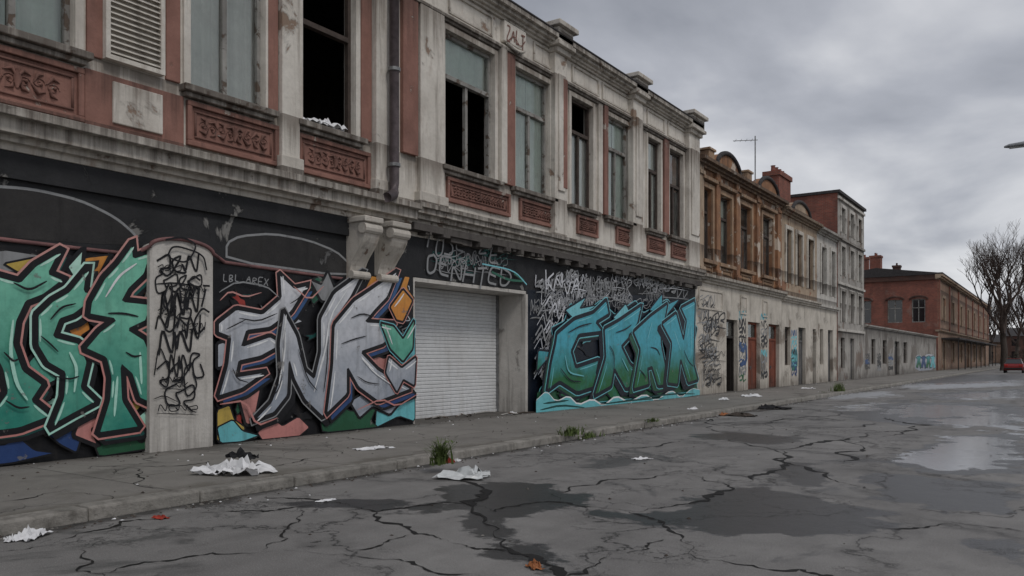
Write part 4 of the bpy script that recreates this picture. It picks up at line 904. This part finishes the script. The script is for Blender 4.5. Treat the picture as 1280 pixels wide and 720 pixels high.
for i in range(len(xs_)-1):
    for j in range(3):
        cx=(xs_[i]+xs_[i+1])/2
        if j==1 and any(o[0]<cx<o[1] for o in opsS): continue
        mb.quad((xs_[i],ys,zs_[j]),(xs_[i+1],ys,zs_[j]),(xs_[i+1],ys,zs_[j+1]),(xs_[i],ys,zs_[j+1]))
mb.quad((-25,ys,.1),(-25,C1,.1),(-25,C1,Z5),(-25,ys,Z5)); mb.quad((X,C1,.1),(-25,C1,.1),(-25,C1,Z5),(X,C1,Z5)); mb.build('side_wall','brick',b7)
for a,b,c,d in opsS:
    mb=MB(); mb.box(a,a+.1,ys+.1,ys+.2,c,d); mb.box(b-.1,b,ys+.1,ys+.2,c,d); mb.box(a+.1,b-.1,ys+.11,ys+.19,c,c+.1); mb.box(a+.1,b-.1,ys+.11,ys+.19,d-.1,d); mb.box((a+b)/2-.05,(a+b)/2+.05,ys+.11,ys+.19,c+.1,d-.1); mb.box(a+.1,(a+b)/2-.05,ys+.11,ys+.19,(c+d)/2+.3,(c+d)/2+.4); mb.box((a+b)/2+.05,b-.1,ys+.11,ys+.19,(c+d)/2+.3,(c+d)/2+.4)
    w_=mb.build('window','frame',b7); mb=MB(); mb.quad((a,ys+.21,c),(b,ys+.21,c),(b,ys+.21,d),(a,ys+.21,d)); mb.build('pane','carg',w_)
    pr=[((a+b)/2+.95*math.cos(math.pi*q/10),d-.05+.4*math.sin(math.pi*q/10)) for q in range(11)]
    mb=MB(); mb.tube([(x_,ys-.04,z_) for x_,z_ in pr],.12,5); mb.build('arch_moulding','brickdark',w_)
cornice(b7,C0-.2,C1,4.6,[(.1,.1),(.25,.12)],'tan',X=X,name='ledge'); cornice(b7,C0-.3,C1,10.6,[(.1,.15),(.3,.2),(.5,.2)],'tan',X=X)
mb=MB(); mb.box(-25.2,X+.5,C0-.3,C1+.2,Z5+.06,Z5+.25); mb.prism([(X+.2,Z5+.25),(-18.5,Z5+1.2),(-25,Z5+.25)],C0,C1); mb.build('roof','roof',b7)
mb=MB(); mb.box(-25.1,X-.01,C0-.22,C0-.003,Z5-.5,Z5+.05); mb.build('side_cornice','brickdark',b7)
mb=MB(); y0=C0+3; mb.box(X,X+1.9,y0,C1-10,3.75,3.95)
cn=mb.build('canopy','roof',b7)
for i in range(9):
    yy=y0+.2+i*(C1-10-y0-.4)/8; mb=MB(); mb.tube([(X+1.75,yy,.12),(X+1.75,yy,3.75)],.06,6); mb.build('canopy_post','card',cn)
chimney(1095,100,1.4,1.2,11.1,H+.127*100,'tall brick chimney over the side of the corner building',2,'brick')
chimney(1081,98,.9,.9,10.6,H+.125*98,'slim brick chimney at the far left end of the corner building roof',1,'brick')
chimney(1121,108,1.0,.9,11.2,H+.115*108,'short dark chimney in the middle of the corner building roof',1)
def farblock(name,label,px,t,w,dep,h,mat):
    x,y=XY(px,t); b=thing(name,label,'building',(x,y,0)); 
    ops=[(x-w/2+1.5+i*(w-2)/5,x-w/2+1.5+i*(w-2)/5+1.4,z,z+1.9) for i in range(5) for z in ((1.4,4.8) if h>7 else (1.4,))]
    mb=MB(); xx=sorted({x-w/2,x+w/2,*[v for o in ops for v in o[:2]]}); zz=sorted({0,h,*[v for o in ops for v in o[2:]]})
    for i in range(len(xx)-1):
        for j in range(len(zz)-1):
            cx=(xx[i]+xx[i+1])/2; cz=(zz[j]+zz[j+1])/2
            if any(o[0]<cx<o[1] and o[2]<cz<o[3] for o in ops): continue
            mb.quad((xx[i],y,zz[j]),(xx[i+1],y,zz[j]),(xx[i+1],y,zz[j+1]),(xx[i],y,zz[j+1]))
    mb.quad((x-w/2,y,0),(x-w/2,y+dep,0),(x-w/2,y+dep,h),(x-w/2,y,h)); mb.quad((x+w/2,y,0),(x+w/2,y+dep,0),(x+w/2,y+dep,h),(x+w/2,y,h)); mb.quad((x-w/2,y+dep,0),(x+w/2,y+dep,0),(x+w/2,y+dep,h),(x-w/2,y+dep,h)); mb.build('wall',mat,b)
    for o in ops:
        mb=MB(); mb.quad((o[0],y+.2,o[2]),(o[1],y+.2,o[2]),(o[1],y+.2,o[3]),(o[0],y+.2,o[3])); mb.build('window','carg',b)
    mb=MB(); q=[(x-w/2-.3,y-.3,h),(x+w/2+.3,y-.3,h),(x+w/2+.3,y+dep,h),(x-w/2-.3,y+dep,h),(x-w/2-.3,y+dep/2,h+2.4),(x+w/2+.3,y+dep/2,h+2.4)]
    mb.v+=q; mb.f+=[(0,1,5,4),(3,2,5,4),(0,4,3),(1,5,2),(0,1,2,3)]; mb.mi+=[0]*5; mb.build('roof','roof',b)
farblock('far_house','small brown house closing the far end of the street behind bare trees',1262,235,22,12,6.2,'tanb')
farblock('far_house','dark brick house at the far right end of the street',1300,215,16,12,7.5,'brickdark')
hd=MB(); rr=random.Random(8)
for _ in range(5200):
    x=rr.uniform(-11,30); y=rr.uniform(190,200); z=rr.uniform(0,3.4)*(.7+.3*math.sin(x*.7)); r0=rr.uniform(.1,.35); i=len(hd.v)
    for q in range(3): hd.v.append((x+rr.uniform(-r0,r0),y+rr.uniform(-r0,r0),max(0,z+rr.uniform(-r0,r0))))
    hd.f.append((i,i+1,i+2)); hd.mi.append(0)
o=hd.build('scrub','hedge'); o['kind']='stuff'; tag(o,'low dark tangle of scrub across the far end of the street','scrub')
def tree(px,t,h,seed,label,lv=6,spread=.5):
    x,y=XY(px,t); rd=random.Random(seed); T=thing('bare_tree',label,'tree',(x,y,.0),'bare trees at the far end of the street')
    tr=MB(); cr=MB(); r0=h*.024
    pts=[Vector((x,y,0))]
    for i in range(5): pts.append(pts[-1]+Vector((rd.uniform(-.1,.1),rd.uniform(-.1,.1),h*.055)))
    tr.tube([tuple(p) for p in pts],[r0*1.4,r0,r0*.95,r0*.9,r0*.85,r0*.8],8)
    def br(p,d,L,r,l):
        q=p; dd=d; P_=[tuple(p)]; rs=[r]
        for i in range(3):
            dd=(dd+Vector((rd.gauss(0,.14),rd.gauss(0,.14),.12))).normalized(); q=q+dd*L/3; P_.append(tuple(q)); rs.append(max(.010,r*(1-.13*(i+1))))
        cr.tube(P_,rs,5 if l<3 else 3,caps=False)
        if l<lv:
            n=3 if l<2 else rd.choice((2,3,3))
            for j in range(n):
                a=rd.uniform(0,6.28); side=Vector((math.cos(a),math.sin(a),rd.uniform(-.1,.6)))
                br(Vector(P_[rd.choice((2,3,3))]),(dd*1.0+side*(spread+.3*rd.random())).normalized(),L*rd.uniform(.68,.86),r*.60,l+1)
    for j in range(4):
        a=j*1.57+rd.uniform(-.5,.5); br(pts[-1],Vector((math.cos(a)*.6,math.sin(a)*.6,1.0)).normalized(),h*.20,r0*.6,1)
    br(pts[-1],Vector((0,0,1)),h*.22,r0*.65,1)
    tr.build('trunk','bark',T,smooth=True); cr.build('crown','twig',T)
tree(1256,98,16.5,3,'largest bare tree, standing nearest at the pavement edge past the corner building',lv=7,spread=.42)
tree(1284,112,15.5,5,'bare tree cut by the right edge of the photo',lv=7,spread=.45)
tree(1238,215,18,6,'distant bare tree rising just right of the corner building end',lv=6)
tree(1272,175,16,9,'bare tree in the middle distance behind the parked red car',lv=6)
tree(1252,250,20,12,'farthest bare tree, above the small brown house',lv=6)
# ---- red car
cx,cy=XY(1268,84)
car=thing('parked_car','small dark red hatchback car parked at the far right end of the street','car',(cx,cy,0))
mb=MB(); prof=[(-2.0,.35),(-2.02,.7),(-1.95,.95),(-1.2,1.0),(-.95,1.02),(1.0,1.0),(1.75,.88),(1.98,.72),(2.0,.35),(1.6,.28),(-1.6,.28)]
secs=[(-.84,.0),(-.80,.03),(.80,.03),(.84,.0)]
def loft(mb,prof,ws):
    n=len(prof); i=len(mb.v)
    for wx,sc in ws:
        for yy,z in prof: mb.v.append((cx+wx,cy+yy*(1-(.03 if sc==0 else 0)),z+(0 if sc else -.02)))
    for s_ in range(len(ws)-1):
        for q in range(n):
            a=i+s_*n+q; b=i+s_*n+(q+1)%n; mb.f.append((a,b,b+n,a+n)); mb.mi.append(0)
    mb.f.append(tuple(range(i,i+n))); mb.mi.append(0); e=i+(len(ws)-1)*n; mb.f.append(tuple(range(e+n-1,e-1,-1))); mb.mi.append(0)
loft(mb,prof,secs); body=mb.build('body','cars',car,bevel=.04,smooth=False)
mb=MB(); lo=[(-.76,-1.75,.99),(.76,-1.75,.99),(.76,1.0,.99),(-.76,1.0,.99)]; hi=[(-.6,-1.3,1.46),(.6,-1.3,1.46),(.6,.25,1.46),(-.6,.25,1.46)]
mb.v=[(cx+a,cy+b,c) for a,b,c in lo+hi]; mb.f=[(0,1,5,4),(1,2,6,5),(2,3,7,6),(3,0,4,7)]; mb.mi=[0]*4; mb.build('side_and_rear_glass','carg',car)
mb=MB(); mb.box(cx-.62,cx+.62,cy-1.34,cy+.28,1.46,1.5); mb.build('roof_panel','cars',car,bevel=.02)
for sx in (-.8,.8):
    for sy in (-1.25,1.25):
        mb=MB(); mb.tube([(cx+sx-.1,cy+sy,.31),(cx+sx+.1,cy+sy,.31)],.31,16); wh=mb.build('wheel','card',car); mb=MB(); mb.tube([(cx+sx-.112,cy+sy,.31),(cx+sx+.112,cy+sy,.31)],.18,12); mb.build('rim','steel',wh)
    mb=MB(); mb.box(cx+sx*.8-.14,cx+sx*.8+.14,cy-2.05,cy-1.9,.7,.88); mb.build('tail_light','taill',car,bevel=.01)
mb=MB(); mb.box(cx-.8,cx+.8,cy-2.07,cy-1.95,.38,.55); mb.build('bumper','card',car,bevel=.03)
# ---- street lamp
lx,ly=XY(1255,22); lz=H+.262*22
SL=thing('street_lamp','grey street lamp whose long flat head reaches in at the right edge above the road','street lamp',(lx+5.0,ly,0))
px_=lx+5.0
mb=MB(); mb.tube([(px_,ly,-.02),(px_,ly,.9),(px_,ly,.95),(px_,ly,lz-1.0),(px_-.05,ly,lz-.5),(px_-.35,ly,lz-.12),(px_-.9,ly,lz+.03),(lx+.8,ly,lz+.02)],[.13,.13,.09,.065,.06,.05,.045,.04],10); mb.build('pole','lampm',SL,smooth=True)
mb=MB(); secs=[(lx,.05,.03),(lx+.12,.12,.07),(lx+.5,.15,.09),(lx+.8,.10,.08),(lx+.95,.05,.05)]
for (xx,wy,hz) in secs:
    for q in range(10):
        a=2*math.pi*q/10; mb.v.append((xx,ly+wy*math.cos(a),lz+.02+hz*max(-.35,math.sin(a))))
for s_ in range(4):
    for q in range(10): a=s_*10+q;b=s_*10+(q+1)%10; mb.f.append((a,b,b+10,a+10)); mb.mi.append(0)
mb.f+=[tuple(range(10)),tuple(range(49,39,-1))]; mb.mi+=[0,0]; hd_=mb.build('lamp_head','lampm',SL,smooth=True)
mb=MB(); mb.box(lx+.12,lx+.5,ly-.08,ly+.08,lz-.035,lz-.012); mb.build('lens','lens',hd_,bevel=.01)
# ================================================================ LITTER AND WEEDS
def gp(px,py,pav=False): return G(px,py,.12 if pav else 0)
x,y,z=gp(292,592,True); crumple('paper','large torn white paper sheet on the pavement near the kerb, left of the weed','paper',x,y,z,.95,.55,.34,'paper',1,20,.4)
x,y,z=gp(304,584,True); crumple('rag','small dark rag lying in the large torn white paper','rag',x+.05,y-.05,z+.12,.38,.25,.2,'dark',7,10,.2)
for px,py,pv,sx,sy,h,m,sd,nm,lb in [(466,561,1,.62,.3,.07,'paper',2,'paper','flat white paper lying mid pavement before the shutter'),
 (40,672,0,.36,.2,.16,'paper',3,'paper','crumpled white paper in the gutter at far left'),(14,676,0,.16,.1,.08,'paper',13,'paper','small white scrap at the left edge in the gutter'),
 (580,597,0,.66,.5,.24,'plastic',5,'plastic_sheet','pale grey plastic sheet crumpled in the gutter beside the weed'),(801,574,0,.32,.16,.05,'paper',6,'paper','small white paper alone on the road'),
 (668,710,0,.15,.11,.09,'leaf',8,'leaf','dry orange leaf on the road at the bottom of the photo'),(200,648,0,.2,.1,.05,'redbit',9,'wrapper','red wrapper in the gutter at left'),
 (563,579,1,.14,.1,.12,'redbit',10,'wrapper','red wrapper on the kerb by the weed'),(408,626,0,.22,.1,.03,'paper',11,'paper','thin white scrap on the road left of the plastic sheet'),
 (572,577,1,.12,.1,.07,'paper',12,'paper','tiny white scrap on the kerb right of the weed'),(938,496,1,.7,.4,.16,'paper',14,'paper','white paper near the kerb before the red door'),
 (866,512,1,.3,.2,.12,'paper',15,'paper','white scrap near the right end of the turquoise mural'),(905,500,1,.4,.3,.14,'paper',16,'paper','white scrap on the pavement by the scrawled cream wall'),
 (905,519,0,.5,.4,.12,'leaf',17,'leaf_litter','brown leaf litter in the gutter beyond the turquoise mural'),(960,511,0,1.3,.6,.22,'dark',18,'rag','dark rag heap in the gutter before the row of doors'),
 (925,520,0,.9,.5,.14,'bark',22,'rag','brown rag beside the dark heap in the gutter'),(640,518,1,.3,.3,.1,'paper',19,'paper','white scrap by the shutter recess corner'),(1010,486,1,.6,.5,.15,'paper',23,'paper','white scrap far along the pavement by the grey door')]:
    x,y,z=gp(px,py,pv); crumple(nm,lb,nm.replace('_',' '),x,y,z,sx,sy,h,m,sd,12,sd*.7)
rd=random.Random(4)
for i in range(7):
    yy=rd.uniform(YS0+.5,YS1-.3); xx=rd.uniform(-12.6,-11.5); a=rd.uniform(1.1,2.0); L=rd.uniform(.2,.45)
    mb=MB(); mb.tube([(xx-L*math.cos(a),yy-L*math.sin(a),.135),(xx,yy,.15+rd.random()*.04),(xx+L*math.cos(a),yy+L*math.sin(a),.14)],[.02,.024,.018],4); o=mb.build('broken_lath',rd.choice(['framed','bark','frame'])); tag(o,'splintered lath on the ground before the roller shutter','lath','broken laths before the roller shutter')
def weed(px,py,h,w,n,seed,label,pav=True,lean=.5):
    x,y,z=G(px,py,.12 if pav else 0); rd=random.Random(seed); mb=MB()
    for _ in range(n):
        a=rd.uniform(0,6.28); r=abs(rd.gauss(0,w*.35)); bx,by=x+r*math.cos(a)*.5,y+r*math.sin(a); hh=h*rd.uniform(.35,1); ln=rd.uniform(.1,lean)*hh; wd=rd.uniform(.006,.014)*(1+w)
        b2_=rd.uniform(0,6.28); dx,dy=math.cos(b2_),math.sin(b2_); i=len(mb.v)
        for j in range(4):
            q=j/3; px2=bx+dx*ln*q*q; py2=by+dy*ln*q*q; zz=z+hh*(q-.25*q*q*ln/hh); ww=wd*(1-q)+.001
            mb.v+=[(px2-dy*ww,py2+dx*ww,zz),(px2+dy*ww,py2-dx*ww,zz)]
        for j in range(3): e=i+2*j; mb.f.append((e,e+1,e+3,e+2)); mb.mi.append(0)
        if rd.random()<.6:
            for kk in range(3):
                q=rd.uniform(.3,.95); c_=Vector((bx+dx*ln*q*q,by+dy*ln*q*q,z+hh*q*.95)); i=len(mb.v); a3=rd.uniform(0,6.28); l_=rd.uniform(.03,.07); u=Vector((math.cos(a3),math.sin(a3),rd.uniform(-.2,.6)))*l_; v_=Vector((-math.sin(a3),math.cos(a3),0))*l_*.3
                mb.v+=[tuple(c_),tuple(c_+u*.5+v_),tuple(c_+u),tuple(c_+u*.5-v_)]; mb.f.append((i,i+1,i+2,i+3)); mb.mi.append(0)
    tag(mb.build('weed','weed'),label,'weed')
weed(551,580,.42,.28,150,1,'bushy green weed growing at the kerb, the largest in view',lean=.9)
weed(716,543,.2,.7,120,2,'low green weed on the kerb before the turquoise mural',lean=.9); weed(735,547,.14,.7,70,3,'sparse weed in the gutter just past the low kerb weed',pav=False)
weed(1048,489,.45,.9,110,4,'green weed on the far kerb before the grey houses'); weed(1030,494,.2,1.0,60,6,'low weed in the gutter just before the far kerb weed',pav=False)
weed(1068,469,.9,1.0,160,5,'dark tall weeds against the foot of the tall grey block',lean=.9)
weed(815,527,.1,.4,50,8,'thin weed on the kerb between the mural and the leaf litter')
# ================================================================ LIGHT, SKY, CAMERA
wd=bpy.data.worlds.new('World'); bpy.context.scene.world=wd; wd.use_nodes=True; nt=wd.node_tree; nt.nodes.clear(); N=nt.nodes.new; L=nt.links.new
out=N('ShaderNodeOutputWorld'); bg=N('ShaderNodeBackground'); bg.inputs[1].default_value=.115; L(bg.outputs[0],out.inputs[0])
sky=N('ShaderNodeTexSky'); sky.sky_type='NISHITA'; sky.sun_disc=False; sky.sun_elevation=R(50); sky.sun_rotation=R(110)
tc=N('ShaderNodeTexCoord'); sp=N('ShaderNodeSeparateXYZ'); L(tc.outputs['Generated'],sp.inputs[0])
def m2(op,a,b):
    n=N('ShaderNodeMath'); n.operation=op
    for i,v in ((0,a),(1,b)):
        if isinstance(v,(int,float)): n.inputs[i].default_value=v
        else: L(v,n.inputs[i])
    return n.outputs[0]
den=m2('ADD',m2('MAXIMUM',sp.outputs[2],0),.24); cb=N('ShaderNodeCombineXYZ'); L(m2('DIVIDE',sp.outputs[0],den),cb.inputs[0]); L(m2('DIVIDE',sp.outputs[1],den),cb.inputs[1])
n1=N('ShaderNodeTexNoise'); n1.inputs['Scale'].default_value=1.25; n1.inputs['Detail'].default_value=8; n1.inputs['Roughness'].default_value=.5; n1.inputs['Distortion'].default_value=.25; L(cb.outputs[0],n1.inputs['Vector'])
lowf=N('ShaderNodeMapRange'); lowf.inputs[1].default_value=0; lowf.inputs[2].default_value=.45; lowf.inputs[3].default_value=.13; lowf.inputs[4].default_value=-.01; L(sp.outputs[2],lowf.inputs[0])
rp=N('ShaderNodeValToRGB'); e=rp.color_ramp.elements; e[0].position=.38; e[0].color=(2.5,2.62,2.95,1); e[1].position=.67; e[1].color=(6.4,6.45,6.65,1)
x_=rp.color_ramp.elements.new(.51); x_.color=(3.8,3.92,4.3,1); L(m2('ADD',n1.outputs['Fac'],lowf.outputs[0]),rp.inputs[0])
mx=N('ShaderNodeMix'); mx.data_type='RGBA'; mx.inputs[0].default_value=.93; L(sky.outputs[0],mx.inputs[6]); L(rp.outputs[0],mx.inputs[7]); L(mx.outputs[2],bg.inputs[0])
sl=bpy.data.lights.new('sun','SUN'); sl.energy=1.05; sl.angle=R(14); sl.color=(1,.96,.91); so=bpy.data.objects.new('sun',sl); C.objects.link(so)
az=R(20); el=R(50); v=Vector((math.cos(az)*math.cos(el),-math.sin(az)*math.cos(el),math.sin(el))); so.rotation_euler=v.to_track_quat('Z','Y').to_euler(); so.location=(0,0,30)
cm=bpy.data.cameras.new('camera'); cam=bpy.data.objects.new('camera',cm); C.objects.link(cam); cam.location=(0,0,H); cam.rotation_euler=(R(90),0,TH)
cm.sensor_width=36; cm.lens=36*F/1280; cm.shift_y=(HY-360)/1280; cm.clip_end=3000; cm.clip_start=.05
sc=bpy.context.scene; sc.camera=cam; sc.view_settings.view_transform='Standard'; sc.view_settings.look='None'; sc.view_settings.exposure=0
